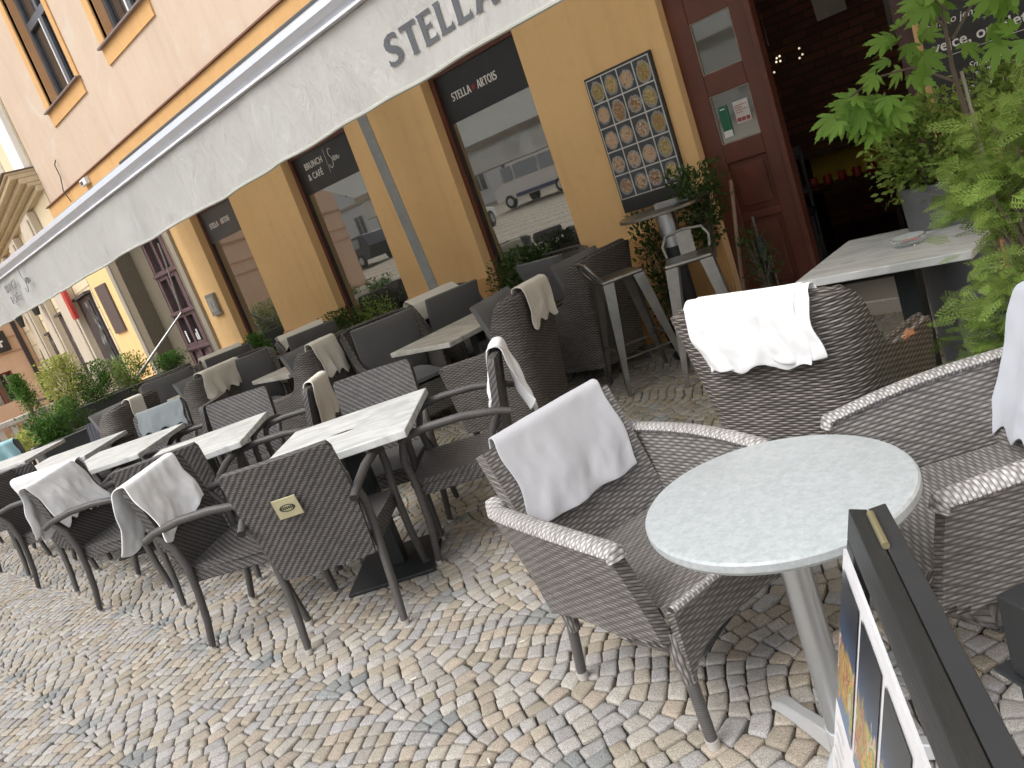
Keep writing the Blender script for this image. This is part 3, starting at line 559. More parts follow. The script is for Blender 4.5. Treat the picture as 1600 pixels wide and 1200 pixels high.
# ---------------------------------------------------------------- menu board with food photographs, black wall sign
def foodmat(name, nx, ny):
    t = T(name); sp = t.n('SeparateXYZ'); t.set(sp.inputs[0], t.uv()); u, v = sp.outputs[0], sp.outputs[1]
    cb = t.n('CombineXYZ'); t.set(cb.inputs[0], t.ma('FLOOR', u)); t.set(cb.inputs[1], t.ma('FLOOR', v)); wn = t.n('TexWhiteNoise', noise_dimensions='2D'); t.set(wn.inputs[0], cb.outputs[0])
    ws = t.n('SeparateColor'); t.set(ws.inputs[0], wn.outputs['Color']); r1, r2, r3 = ws.outputs
    fx = t.ma('SUBTRACT', t.ma('FRACT', u), t.ma('MULTIPLY_ADD', r1, .14, .43)); fy = t.ma('MULTIPLY', t.ma('SUBTRACT', t.ma('FRACT', v), t.ma('MULTIPLY_ADD', r2, .10, .42)), t.ma('MULTIPLY_ADD', r3, .35, .9))
    d = t.ma('SQRT', t.ma('ADD', t.ma('MULTIPLY', fx, fx), t.ma('MULTIPLY', fy, fy))); n = t.noise(9, 4, .7, t.uv(), .6); n2 = t.noise(5, 3, .6, t.uv(), 1.)
    d = t.ma('ADD', d, t.ma('MULTIPLY_ADD', n2, .22, -.11))
    food = t.ramp(t.ma('FRACT', t.ma('ADD', t.ma('MULTIPLY', n, 2.2), r3)), (0, (.10, .03, .015)), (.25, (.45, .20, .08)), (.45, (.16, .24, .05)), (.6, (.65, .52, .25)), (.75, (.50, .14, .08)), (.9, (.72, .66, .52)), (1, (.10, .16, .04)))
    bgc = t.mix(n2, (.006, .010, .014), (.09, .10, .115)); plate = t.mix(r2, (.36, .35, .33), (.17, .19, .21))
    c = t.mix(t.ramp(d, (.43, (1, 1, 1)), (.45, (0, 0, 0))), bgc, plate); c = t.mix(t.ramp(d, (.33, (1, 1, 1)), (.37, (0, 0, 0))), c, food)
    return t.p(Base_Color=c, Roughness=.25)
mbd = empty('menu_board', (0, 0, 0), 0, 'tall black menu board with a grid of twenty framed dish photographs on the wall', 'menu board')
m = MB(); m.box(-3.60, -3.0, WY-.03, WY-.003, 1.09, 2.14); m.build('board', SIGN, mbd, smooth=0, bevel=.003)
gx = np.linspace(-3.585, -3.02, 5); gz = np.linspace(1.20, 2.12, 6); f = MB()
FM = foodmat('dish_photos', 4, 5); WB = simple('photo_border', (.62, .62, .60), .5)
m = MB(); m.box(-3.588, -3.017, WY-.033, WY-.0305, 1.197, 2.123); m.build('photo_border', WB, mbd, smooth=0)
for i in range(4):
    for j in range(5):
        a, b, c0, d = gx[i]+.005, gx[i+1]-.005, gz[j]+.005, gz[j+1]-.005; yy = WY-.035
        f.add([(a, yy, c0), (b, yy, c0), (b, yy, d), (a, yy, d)], [(0, 1, 2, 3)], [[(i+.01, j+.01), (i+.99, j+.01), (i+.99, j+.99), (i+.01, j+.99)]])
f.build('dish_photos', FM, mbd, smooth=0)
sg = empty('wall_sign', (0, 0, 0), 0, 'large black sign with white cafe lettering on the wall right of the doorway', 'sign')
m = MB(); m.box(-1.325, .6, WY-.04, WY-.003, 1.145, 2.5); m.build('sign_board', SIGN, sg, smooth=0, bevel=.003)
yy = WY-.0425; lw = LET
text('lettering', 'www.brunchcafesen.cz', .068, (-1.225, yy, 1.195), lw, sg, .006)
text('lettering', 'Snídaně & Vesmír', .05, (-1.13, yy, 1.315), lw, sg, 0, shear=.35); text('lettering', 'na offline menu', .032, (-1.10, yy, 1.275), lw, sg)
text('lettering', 'vejce, omelety', .085, (-1.28, yy, 1.455), lw, sg, .014); text('lettering', 'není to jen · zdali, je to gurmet', .056, (-1.30, yy, 1.585), lw, sg, 0, shear=.2)
m = MB(); m.box(-1.25, -.2, yy, yy+.003, 1.418, 1.421); m.box(-1.19, -.2, yy, yy+.003, 1.835, 1.838); m.box(-1.02, -.95, yy, yy+.003, 1.55, 1.552); m.build('rule_line', lw, sg, smooth=0)
text('lettering', 'VE', .075, (-1.22, yy, 1.78), lw, sg, 0, rot=(math.pi/2, -math.pi/2, 0)); text('lettering', 'sl', .075, (-1.14, yy, 1.86), lw, sg, .014, rot=(math.pi/2, -math.pi/2, 0)); text('lettering', 's', .06, (-1.06, yy, 1.86), lw, sg, 0, rot=(math.pi/2, -math.pi/2, 0))
# ---------------------------------------------------------------- furniture
def lin(a, b, n): return np.linspace(a, b, n)
def chairA():
    """stackable armchair, faces +X"""
    r = empty('woven_armchair', (0, 0, 0))
    # back panel
    nu, nv = 22, 14; P = np.zeros((nu, nv, 3))
    for i, z in enumerate(lin(.335, .87, nu)):
        hw = .205+.035*min(1, (z-.335)/.3); hw2 = hw-(.012*max(0, (z-.845)/.025)**2)
        for j, q in enumerate(lin(-1, 1, nv)): P[i, j] = (-.205-.10*((z-.335)/.53)**1.2+.018*(1-q*q)*-1, -hw2*q, z)
    uvg = np.stack([np.tile(P[:, nv//2, 1][:, None]*0, (1, nv)), np.zeros((nu, nv))], -1); uvg[..., 0] = P[..., 1]; uvg[..., 1] = P[..., 2]
    m = MB(); m.sheet(P, .034, side=.5, uv=uvg); m.build('backrest', W_A, r, smooth=50)
    m = MB(); P = np.zeros((10, 10, 3))
    for i, x in enumerate(lin(-.20, .25, 10)):
        for j, q in enumerate(lin(-1, 1, 10)): P[i, j] = (x, q*(.215+.02*(x+.2)/.45), .425+.01*(x+.2)-.012*(1-q*q)*math.sin(math.pi*(x+.2)/.45))
    m.sheet(P, .025, side=1, uv=np.stack([P[..., 1], P[..., 0]], -1)); m.build('seat_weave', W_A, r, smooth=40); m = MB(); m.box(.225, .247, -.222, .222, .345, .40); m.box(-.19, .225, -.222, -.205, .345, .402); m.box(-.19, .225, .205, .222, .345, .402)
    m.build('seat', W_A, r, smooth=40, bevel=.005)
    for s in (-1, 1):
        m = MB(); m.tube([(-.315, s*.247, .615), (-.25, s*.255, .64), (-.1, s*.265, .668), (.06, s*.27, .672), (.17, s*.265, .66), (.215, s*.258, .635)], [.018, .019, .02, .02, .019, .018], 10); m.build('arm', W_T, r)
        m = MB(); m.tube([(.205, s*.258, .64), (.235, s*.25, .55), (.225, s*.238, .42), (.235, s*.236, .2), (.262, s*.24, .012)], [.018, .019, .019, .018, .016], 10); lg = m.build('leg', W_T, r)
        g = MB(); g.lathe([(0, 0), (.0165, 0), (.0175, .022), (0, .022)], 10, (.263, s*.24, 0)); g.build('foot_cap', CAP, lg)
        m = MB(); m.tube([(-.25, s*.252, .63), (-.20, s*.246, .55), (-.185, s*.236, .44), (-.20, s*.228, .3), (-.225, s*.224, .15), (-.262, s*.222, .012)], [.017, .019, .019, .018, .018, .016], 10); lg = m.build('leg', W_T, r)
        g = MB(); g.lathe([(0, 0), (.0165, 0), (.0175, .022), (0, .022)], 10, (-.263, s*.222, 0)); g.build('foot_cap', CAP, lg)
    return r
def Apath(): # ridge path for cloths over the back: (x,z) from inner bottom over the top to outer bottom
    inner = [(-.205-.10*((z-.335)/.53)**1.2+.024, z) for z in lin(.50, .865, 12)]; outer = [(-.205-.10*((z-.335)/.53)**1.2-.042, z) for z in lin(.865, .50, 12)]
    return inner+[(-.290, .895), (-.318, .899), (-.342, .888)]+outer
def ushell(name, mat, rimmat, parent, d=.30, back=-.28, hw=.30, flare=.05, zb=.14, hb=.94, ha=.62, lean=.09, th=.03, hf=.59, dip=.42, rim=.018, arch=0., soft=6):
    """U shaped woven shell (back plus both arms)"""
    N = 64; pts = []
    rc = .09; path = []
    L1 = d-back-rc
    for t in lin(0, 1, 20): path.append((d-(d-back-rc)*t, hw))
    for a in lin(0, 90, 7)[1:]: path.append((back+rc-rc*math.sin(R_(a)), hw-rc+rc*math.cos(R_(a))))
    for t in lin(0, 1, 14)[1:]: path.append((back, (hw-rc)*(1-2*t)))
    for a in lin(0, 90, 7)[1:]: path.append((back+rc-rc*math.cos(R_(a)), -(hw-rc)-rc*math.sin(R_(a))))
    for t in lin(0, 1, 20)[1:]: path.append((back+rc+(d-back-rc)*t, -hw))
    path = np.array(path); nU = len(path); nV = 16; P = np.zeros((nU, nV, 3)); U = np.zeros((nU, nV, 2)); Ls = np.concatenate([[0], np.cumsum(np.linalg.norm(np.diff(path, axis=0), axis=1))])
    tops = []
    for i, (x, y) in enumerate(path):
        q = (x-back)/(d-back); sm = 1/(1+math.exp((q-dip)*soft*4)); base = ha+(hf-ha)*max(0, (q-.5)*2)
        h = base+(hb-base)*sm-.03*max(0, (abs(y)/hw-.6))*(q < .1); tops.append(h)
        zlow = zb+arch*math.sin(math.pi*min(1, max(0, q)))
        for j, t in enumerate(lin(0, 1, nV)):
            z = zlow+(h-zlow)*t; k = (z-zb)/(hb-zb); wy = 1+flare*k*1.6-.04*(1-k); ln = -lean*k**1.3*(1-q)**1.5
            P[i, j] = (x*(1)+ln+.03*k*q, y*wy, z); U[i, j] = (Ls[i], z)
    m = MB(); m.sheet(P, th, side=0, uv=U); o = m.build('shell', mat, parent, smooth=60)
    m = MB(); top = P[:, -1].copy(); cen = top+np.array([0, 0, .004]); cen[:, 1] -= np.sign(top[:, 1])*th*.4*(np.abs(top[:, 1]) > hw*.8); cen[:, 0] += th*.4*(path[:, 0] < back+.03)
    front = [P[0, k] for k in range(0, nV-1, 2)]; front2 = [P[-1, k] for k in range(nV-2, -1, -2)]
    pts = [p+np.array([0.004, -th*.4, 0]) for p in front]+list(cen)+[p+np.array([.004, th*.4, 0]) for p in front2]
    m.tube(pts, rim, 10); m.build('rolled_edge', rimmat, parent)
    return P
def cushion(mb, x0, x1, y0, y1, z0, z1, M=None, nx=8, ny=8, puff=.02):
    P = np.zeros((nx, ny, 3)); Q = np.zeros((nx, ny, 3))
    for i, a in enumerate(lin(0, 1, nx)):
        for j, b in enumerate(lin(0, 1, ny)):
            e = (math.sin(math.pi*a)*math.sin(math.pi*b))**.35; seam = .006*max(0, math.cos(2*math.pi*(a*2)))**14+.006*max(0, math.cos(2*math.pi*b*1.5+1.57))**14
            P[i, j] = (x0+(x1-x0)*a, y0+(y1-y0)*b, z1-.35*(z1-z0)*(1-e)+puff*e-seam); 
    V = P.reshape(-1, 3); B = V.copy(); B[:, 2] = z0+(.3*(z1-z0))*(1-np.array([(math.sin(math.pi*a)*math.sin(math.pi*b))**.35 for a in lin(0, 1, nx) for b in lin(0, 1, ny)]))
    A = np.concatenate([V, B]); 
    if M is not None: A = np.array([M @ Vector(v) for v in A])
    n = nx*ny; F = []; I = lambda i, j: i*ny+j
    for i in range(nx-1):
        for j in range(ny-1):
            F.append((I(i, j), I(i+1, j), I(i+1, j+1), I(i, j+1))); F.append((I(i, j)+n, I(i, j+1)+n, I(i+1, j+1)+n, I(i+1, j)+n))
    bd = [(i, 0) for i in range(nx)]+[(nx-1, j) for j in range(1, ny)]+[(i, ny-1) for i in range(nx-2, -1, -1)]+[(0, j) for j in range(ny-2, 0, -1)]
    for a, b in zip(bd, bd[1:]+bd[:1]): F.append((I(*b), I(*a), I(*a)+n, I(*b)+n))
    mb.add(A, F)
def chairB(cush=True, mat=W_B):
    r = empty('wicker_wing_chair', (0, 0, 0))
    ushell('shell', mat, W_B, r, d=.31, back=-.25, hw=.275, flare=.11, zb=.13, hb=.945, ha=.62, hf=.60, lean=.11, dip=.24, rim=.014, soft=5)
    m = MB(); m.box(.27, .30, -.26, .26, .13, .39); m.box(-.2, .29, -.26, .26, .35, .385); m.build('seat', mat, r, smooth=40, bevel=.01)
    for sx, sy in ((.26, .25), (.26, -.25), (-.22, .25), (-.22, -.25)):
        m = MB(); m.tube([(sx, sy, .16), (sx*1.08, sy*1.02, .0)], [.024, .018], 8); m.build('leg', W_T, r)
    if cush:
        m = MB(); cushion(m, -.2, .31, -.25, .25, .385, .475); m.build('seat_cushion', CUSH, r)
        m = MB(); M = Matrix.Translation((-.19, 0, .46)) @ Matrix.Rotation(R_(-82+8), 4, 'Y'); cushion(m, 0, .51, -.27, .27, -.05, .05, M, 14, 12, .02); m.build('back_cushion', CUSH, r)
    return r
def Bpath(c=0.):
    f = lambda z: -.25-.11*((z-.13)/.815)**1.3
    return [(f(z)+.03+c, z) for z in lin(.52, .93, 12)]+[(f(.94)+.03, .972), (f(.94)-.004, .984), (f(.94)-.044, .968)]+[(f(z)-.052, z) for z in lin(.93, .52, 12)]
def chairC():
    r = empty('grey_tub_chair', (0, 0, 0))
    # arms + back shell
    N = 18
    def slab(pts_outer, name, mat=W_C, th=.04): pass
    # back
    P = np.zeros((20, 14, 3))
    for i, z in enumerate(lin(.30, .80, 20)):
        for j, q in enumerate(lin(-1, 1, 14)): P[i, j] = (-.22-.16*((z-.3)/.5)**1.3-.02*(1-q*q), -q*(.26+.012*((z-.3)/.5)), z)
    m = MB(); m.sheet(P, .045, side=.5, uv=np.stack([P[..., 1], P[..., 2]], -1)); m.build('backrest', W_C, r, smooth=50)
    for s in (-1, 1):
        P = np.zeros((18, 14, 3)); U = np.zeros((18, 14, 2))
        for i, x in enumerate(lin(-.27, .26, 18)):
            q = (x+.27)/.53; top = .635-.025*q+.01*math.sin(math.pi*q); bot = .27+.045*math.sin(math.pi*q)-.02*q-.05*q**7
            for j, t in enumerate(lin(0, 1, 14)):
                z = bot+(top-bot)*t; k = (z-.27)/.36; out = .262+.052*k**1.5-.0*q+.012*math.sin(math.pi*q)*k
                P[i, j] = (x-.055*k*q-.05*k*(1-q), s*out, z); U[i, j] = (x, z)
        m = MB(); m.sheet(P if s > 0 else P[::-1], .042, side=.5, uv=U if s > 0 else U[::-1]); m.build('side_panel', W_C, r, smooth=50)
        m = MB(); pts = [(P[i, -1][0], P[i, -1][1]-s*.004, P[i, -1][2]-.004) for i in range(18)]
        m.tube([(pts[0][0]-.05, pts[0][1]-s*.03, pts[0][2]+.02)]+pts+[(pts[-1][0]+.006, pts[-1][1], pts[-1][2]-.02)], .031, 12, squash=.55); m.build('armrest', W_CR, r)
    P = np.zeros((10, 10, 3))
    for i, x in enumerate(lin(-.25, .27, 10)):
        for j, q in enumerate(lin(-1, 1, 10)): P[i, j] = (x, q*.245, .405+.012*(x+.25))
    m = MB(); m.sheet(P, .03, side=1, uv=np.stack([P[..., 1], P[..., 0]], -1)); m.build('seat', W_C, r, smooth=40)
    P = np.zeros((12, 16, 3))
    for j, q in enumerate(lin(-1, 1, 16)):
        zb = .245+.045*(1-abs(q)**3)-.045*abs(q)**7
        for i, t in enumerate(lin(0, 1, 12)): z = zb+(.41-zb)*t; P[i, j] = (.265+.01*t, q*.25, z)
    m = MB(); m.sheet(P, .03, side=.5, uv=np.stack([P[..., 1], P[..., 2]], -1)); m.build('front_panel', W_C, r, smooth=50)
    m = MB(); m.tube([(.275, y, .414) for y in lin(-.245, .245, 12)], .013, 8); m.build('seat_edge', W_CR, r)
    for sx in (1, -1):
        for sy in (1, -1):
            m = MB(); a = (.252 if sx > 0 else -.235); m.tube([(a-.006, sy*.240, .345), (a-.002, sy*.243, .27), (a*1.02, sy*.243, .195)], [.017, .0265, .0205], 12); m.build('leg_wrap', W_C, r)
            m = MB(); m.tube([(a*1.02, sy*.243, .24), (a*1.08 if sx > 0 else a*1.2, sy*.25, .02)], [.0175, .0165], 12); lg = m.build('leg', W_TC, r)
            g = MB(); g.lathe([(0, 0), (.018, 0), (.019, .026), (0, .026)], 12, (a*1.08 if sx > 0 else a*1.2, sy*.25, 0)); g.build('foot_cap', CAP, lg)
    return r
def Cpath():
    f = lambda z: -.22-.16*((z-.3)/.5)**1.3-.01
    return [(f(z)+.036, z) for z in lin(.42, .79, 14)]+[(f(.8)+.025, .828), (f(.8), .838), (f(.8)-.03, .826)]+[(f(z)-.04, z) for z in lin(.79, .42, 14)]
def drape(path, ridge_i, y0, y1, din, dout, mat, at, label, group=None, seed=0, skew_in=0., skew_out=0., fold=.006, hem=.02, th=.007, cat='towel', bunch=0., name='towel', layer=0, bul=0., wr=1.):
    """cloth over a backrest; at=(x,y,rz) of the chair; din/dout lengths hanging inside / outside"""
    P0 = np.array(path, float); seg = np.concatenate([[0], np.cumsum(np.linalg.norm(np.diff(P0, axis=0), axis=1))]); sr = seg[ridge_i]
    rg = np.random.default_rng(seed); A = rg.uniform(8, 45, 5); B = rg.uniform(0, 6.3, 5); A2 = rg.uniform(4, 14, 4); B2 = rg.uniform(0, 6.3, 4)
    nu, nv = 46, 40; P = np.zeros((nu, nv, 3))
    for j, b in enumerate(lin(0, 1, nv)):
        y = y0+(y1-y0)*b; hi = din*(1+hem*3*math.sin(A2[0]*y+B2[0]))+hem*math.sin(A[0]*y*1.5+B[1]); ho = dout*(1+hem*3*math.sin(A2[1]*y+B2[1]))+hem*math.sin(A[1]*y*1.5+B[2])
        for i, a in enumerate(lin(-1, 1, nu)):
            s_ = sr+(a*ho if a > 0 else a*hi); x = np.interp(s_, seg, P0[:, 0]); z = np.interp(s_, seg, P0[:, 1])
            if s_ < seg[0]: x = P0[0, 0]+(P0[1, 0]-P0[0, 0])/(P0[1, 1]-P0[0, 1])*0; z = P0[0, 1]-(seg[0]-s_)
            if s_ > seg[-1]: x = P0[-1, 0]; z = P0[-1, 1]-(s_-seg[-1])
            amp = fold*(.15+abs(a)**1.2*1.6); w_ = sum(math.sin(A[k]*y*(1+.15*a)+B[k]+1.3*a*k)/(1+.5*k) for k in range(5)); sgn = 1 if a < 0 else -1
            off = amp*(w_+1.2)*sgn + sgn*(-1 if False else 1)*(bul*max(0, a)**1.3)
            nv_ = Vector((y*9+seed*7.3, s_*6, seed)); off += sgn*wr*(.011*(.25+abs(a))*(noise.noise(nv_)+.35) + .005*(.25+abs(a))*noise.noise(nv_*2.7) + .0012*(.4+abs(a))*(.5-abs(noise.noise(nv_*4.3+Vector((3, 1, 2))))*2))
            yy = y+(skew_in*abs(a)**1.5 if a < 0 else skew_out*abs(a)**1.5)+.008*math.sin(9*a+B[3])+bunch*abs(a)*(.5-b)
            P[i, j] = (x+off+sgn*layer*abs(a)**.3, yy, z+layer*.6*(abs(a) < .12)+.004*math.sin(6*a+7*y))
    m = MB(); m.sheet(P, th, side=0); o = m.build(name, mat, smooth=70, loc=(at[0], at[1], at[3] if len(at) > 3 else 0), rz=R_(at[2]))
    sdv = o.modifiers.new('sub', 'SUBSURF'); sdv.levels = 1; sdv.render_levels = 1
    return tag(o, label, cat, group)

A0 = chairA(); firstA = [True]
def putA(x, y, a, label, group='dark woven armchairs around the square marble tables'):
    o = A0 if firstA[0] else copy_tree(A0); firstA[0] = False
    o.location = (x, y, 0); o.rotation_euler = (0, 0, R_(a)); tag(o, label, 'armchair', group); return o
TB = [(-3.23, 1.90, 41), (-4.79, 1.83, 48), (-6.17, 1.80, 41), (-7.42, 1.79, 44), (-9.15, 1.74, 45)]
def off(i, dx, dy): return TB[i][0]+dx, TB[i][1]+dy
p1 = putA(-3.05, 1.57, 130, 'woven armchair seen from behind with a cream maker plate on its back')
putA(-2.91, 2.295, 220, 'woven armchair right of the nearest square table, edge on, white towel bunched on it')
putA(-3.50, 2.22, -55, 'woven armchair behind the nearest square table facing the camera, its back bare')
putA(-3.64, 1.42, 36, 'woven armchair left of the nearest square table under a looped white towel')
putA(-4.50, 1.60, 138, 'bare woven armchair in front of the second square table, half hidden by a towel')
putA(*off(1, .31, .41), 222, 'woven armchair right of the second square table with a cream towel over its edge-on back')
putA(*off(1, -.27, .33), -52, 'woven armchair behind the second square table facing the camera, dark and bare')
putA(*off(1, -.42, -.44), 38, 'woven armchair left of the second square table under a crumpled white towel')
putA(*off(2, .2, -.34), 134, 'woven armchair in front of the third square table, smooth white towel folded over its back')
putA(*off(2, .31, .40), 222, 'woven armchair right of the third square table, seen edge on against a slate throw')
putA(*off(2, -.26, .34), -50, 'woven armchair behind the third square table wearing a slate grey throw')
putA(*off(2, -.42, -.42), 38, 'woven armchair left of the third square table with bare curved arms')
putA(*off(3, .2, -.34), 136, 'woven armchair in front of the fourth square table, bare dark back')
putA(*off(3, -.44, -.40), 38, 'woven armchair left of the fourth square table at the edge of the terrace')
o = putA(*off(3, -.28, .34), -52, 'ribbed slat-back armchair behind the fourth square table')
for c in o.children:
    if c.name.startswith('backrest'): c.data = c.data.copy(); c.data.materials[0] = W_S
putA(*off(4, .22, -.38), 136, 'woven armchair in front of the fifth square table, cut by the left picture edge')
putA(-10.45, 2.02, 150, 'dark woven armchair far left by the planter with a teal towel on it')

pl_ = MB(); pl_.box(-.0035, .0035, -.052, .052, -.045, .045); po = pl_.build('maker_plate', simple('plate_cream', (.46, .43, .27), .4, .2), p1, smooth=0, bevel=.001); po.location = (-.3155, .02, .665); po.rotation_euler = (0, R_(-11.5), 0)
pl_ = MB()
for a in range(24):
    t0, t1 = a*math.pi/12, (a+1)*math.pi/12; e = lambda t_, r: (-.0048, r*.034*math.cos(t_), r*.017*math.sin(t_)); pl_.add([e(t0, 1), e(t1, 1), e(t1, .78), e(t0, .78)], [(0, 3, 2, 1)])
for k in range(7): pl_.box(-.0050, -.0038, -.026+k*.0082, -.021+k*.0082, -.006, .007)
pl_.build('maker_emblem', simple('emblem_dark', (.03, .035, .03), .5), po, smooth=0)
# square pedestal tables
def sq_table(x, y, a, sx, sy, mat, label, group, h=.74):
    r = empty('square_table', (x, y, 0), R_(a), label, 'table', group)
    P = []; m = MB(); m.box(-sx/2, sx/2, -sy/2, sy/2, h-.036, h); m.build('tabletop', mat, r, smooth=30, bevel=.004)
    m = MB(); m.box(-.045, .045, -.045, .045, .02, h-.05); m.box(-.16, .16, -.02, .02, h-.05, h-.037); m.box(-.02, .02, -.16, .16, h-.052, h-.038); m.build('pedestal', DGREEN, r, smooth=0, bevel=.004)
    m = MB(); m.box(-.22, .22, -.22, .22, 0.002, .020); m.build('base_plate', BLK, r, smooth=0, bevel=.004)
    return r
ords = ['nearest', 'second nearest', 'third', 'fourth', 'fifth and farthest']
ext_ = ['dark scratch in its middle', 'behind a towelled chair', 'beside the slate throw', 'behind the folded towel', 'at the left edge']
for i, (x, y, a) in enumerate(TB):
    tb = sq_table(x, y, a, .75, .75, MARB, f'marble table turned diagonally, {ords[i]} of the front row, {ext_[i]}', 'square marble tables in the front row')
    if i == 0:
        g = MB(); g.add([(-.075, -.02, .7412), (.0, -.035, .7412), (.06, -.03, .7412), (.02, -.008, .7412)], [(0, 1, 2, 3)]); g.build('stain', BLK, tb, smooth=0)
sq_table(-1.17, 3.62, 0, .70, .70, MARB, 'square marble table in front of the open doorway with a glass ashtray on it', 'square marble tables by the doorway')
WT = [(-4.36, 3.95, 1.15), (-6.45, 3.80, 1.0), (-8.20, 3.60, .85)]
for i, (x, y, L) in enumerate(WT):
    sq_table(x, y, 0, .68, L, MARB_W, ('long pale marble table by the wall between cushioned wing chairs, nearest of the wall row', 'pale marble table by the wall below the lettered middle shop window', 'small pale marble table of the wall row farthest along, near the bushes')[i], 'marble tables of the wall row')

# drapes on the front row chairs; path ridge index 13
AP = Apath(); G1 = 'towels and throws laid over the chair backs'
drape(AP, 13, -.17, .12, .34, .36, TW_W, (-2.91, 2.295, 220), 'white towel bunched over the edge-on chair right of the nearest square table', G1, 1, skew_in=-.05, skew_out=.10, fold=.008, bunch=.2, bul=.10, wr=2.)
drape(AP, 13, -.26, .17, .32, .34, TW_W, (-3.64, 1.42, 36), 'white towel looped over the chair back just left of the chair with the plate', G1, 2, skew_in=-.02, skew_out=.0, fold=.007, bul=.13, wr=1.8)
drape(AP, 13, -.16, .17, .36, .34, TW_C, (*off(1, .31, .41), 222), 'cream towel hanging from the edge-on chair right of the second square table', G1, 3, fold=.008)
drape(AP, 13, -.26, .2, .34, .36, TW_W, (*off(1, -.42, -.44), 38), 'crumpled greyish white towel with a deep loop, second towel from the left in front', G1, 4, skew_in=.05, fold=.008, bul=.10, wr=2.2)
drape(AP, 13, -.24, .22, .30, .34, TW_W, (*off(2, .2, -.34), 134), 'smooth bright white towel folded over the chair back behind the crumpled one', G1, 5, fold=.004)
drape(AP, 13, -.20, .22, .24, .34, TW_S, (*off(2, -.26, .34), -50), 'slate grey throw spread over the chair behind the third square table', G1, 6, fold=.005, name='throw', cat='throw')
drape(AP, 13, -.2, .2, .3, .3, TW_T, (-10.45, 2.02, 150), 'teal towel on the far chair at the left picture edge', G1, 7)

# near grey tub chairs and the big brown wing chair
C0 = chairC(); C0.location = (-1.36, 1.635, 0); C0.rotation_euler = (0, 0, R_(-13)); tag(C0, 'grey flat-weave tub chair left of the round table under a pale grey towel', 'armchair', 'grey tub chairs at the round table')
C1 = copy_tree(C0); C1.location = (-.60, 1.95, 0); C1.rotation_euler = (0, 0, R_(222)); tag(C1, 'grey flat-weave tub chair right of the round table, partly cut by the right picture edge', 'armchair', 'grey tub chairs at the round table')
CP = Cpath()
drape(CP, 15, -.21, .245, .33, .30, TW_G, (-1.36, 1.635, -13), 'pale grey towel laid over the tub chair left of the round table', G1, 8, skew_in=-.03, skew_out=.0, fold=.005, hem=.003, wr=.9)
drape(CP, 15, -.275, .12, .46, .40, TW_B, (-.60, 1.95, 222), 'lilac grey towel hanging on the tub chair at the right picture edge', G1, 9, fold=.004)
B1 = chairB(False, W_BF); B1.location = (-1.29, 2.74, 0); B1.rotation_euler = (0, 0, R_(86)); B1.scale = (1, 1, .96); tag(B1, 'big brown wicker wing chair under a bright white towel, facing the doorway table', 'armchair')
drape(Bpath(), 13, -.27, .20, .25, .29, TW_W, (-1.29, 2.74, 86, -.035), 'bright white folded towel over the big brown wicker chair in the middle right', G1, 10, fold=.004, hem=.010, skew_out=-.01, wr=1.3)
drape(Bpath(), 13, -.23, .165, .22, .315, TW_W, (-1.29, 2.74, 86, -.035), 'lower layer of the folded bright white towel on the big brown chair', G1, 20, fold=.004, hem=.015, layer=.007)

# cushioned wing chairs of the wall row
BC = chairB(True); fb = [True]
def putB(x, y, a, label):
    o = BC if fb[0] else copy_tree(BC); fb[0] = False
    o.location = (x, y, 0); o.rotation_euler = (0, 0, R_(a)); tag(o, label, 'armchair', 'cushioned wicker wing chairs along the wall'); return o
putB(-3.76, 3.58, 196, 'brown wing chair with its towelled back to the bar stool, by the nearest wall table')
putB(-3.78, 4.58, 178, 'dark wicker wing chair against the wall behind the bar stool')
putB(-5.10, 3.72, -24, 'wicker wing chair with charcoal cushions left of the nearest wall table, facing the camera')
putB(-5.02, 4.48, -12, 'wicker wing chair by the wall with a cream towel, beneath the grey post')
putB(-4.36, 4.84, -92, 'wing chair at the wall end of the nearest wall table, only dark cushion showing')
putB(-5.82, 3.32, 198, 'wicker wing chair seen from behind with a cream towel, right of the middle wall table')
putB(-7.15, 3.45, -26, 'wicker wing chair with charcoal cushions left of the middle wall table')
putB(-7.1, 4.30, -12, 'wicker wing chair with a cream towel under the lettered middle shop window')
putB(-7.52, 3.10, 200, 'small looking wicker wing chair with a cream towel in front of the farthest wall table')
putB(-8.95, 3.42, -28, 'wicker wing chair with charcoal cushions left of the farthest wall table')
putB(-8.9, 4.2, -14, 'farthest wicker wing chair by the wall with a cream towel on top')
putB(-7.95, 2.42, 205, 'wicker wing chair in the aisle with a narrow cream band of towel over its wing')
BP = Bpath(.05)
drape(Bpath(), 13, -.17, .22, .20, .32, TW_C, (-3.76, 3.58, 196), 'cream towel on the brown wicker chair left of the bar stool', G1, 11, skew_out=-.05, fold=.005)
drape(BP, 13, -.30, .22, .26, .14, TW_C, (-5.02, 4.48, -12), 'cream towel on the wing chair under the grey post by the wall', G1, 12, fold=.005)
drape(Bpath(), 13, -.02, .29, .25, .36, TW_C, (-5.82, 3.32, 198), 'cream towel on the wicker chair seen from behind at the middle wall table', G1, 13, fold=.006, skew_out=-.08)
drape(BP, 13, -.28, .25, .2, .14, TW_C, (-7.1, 4.30, -12), 'cream towel on the wing chair under the lettered middle window', G1, 14)
drape(BP, 13, -.26, .26, .2, .3, TW_C, (-7.52, 3.10, 200), 'cream towel on the small looking wing chair before the farthest wall table', G1, 15)
drape(BP, 13, -.28, .25, .2, .14, TW_C, (-8.9, 4.2, -14), 'cream towel on the farthest wing chair by the wall', G1, 16)
drape(BP, 13, -.05, .12, .4, .4, TW_C, (-7.95, 2.42, 205), 'narrow cream towel band over the wing chair standing in the aisle', G1, 17)

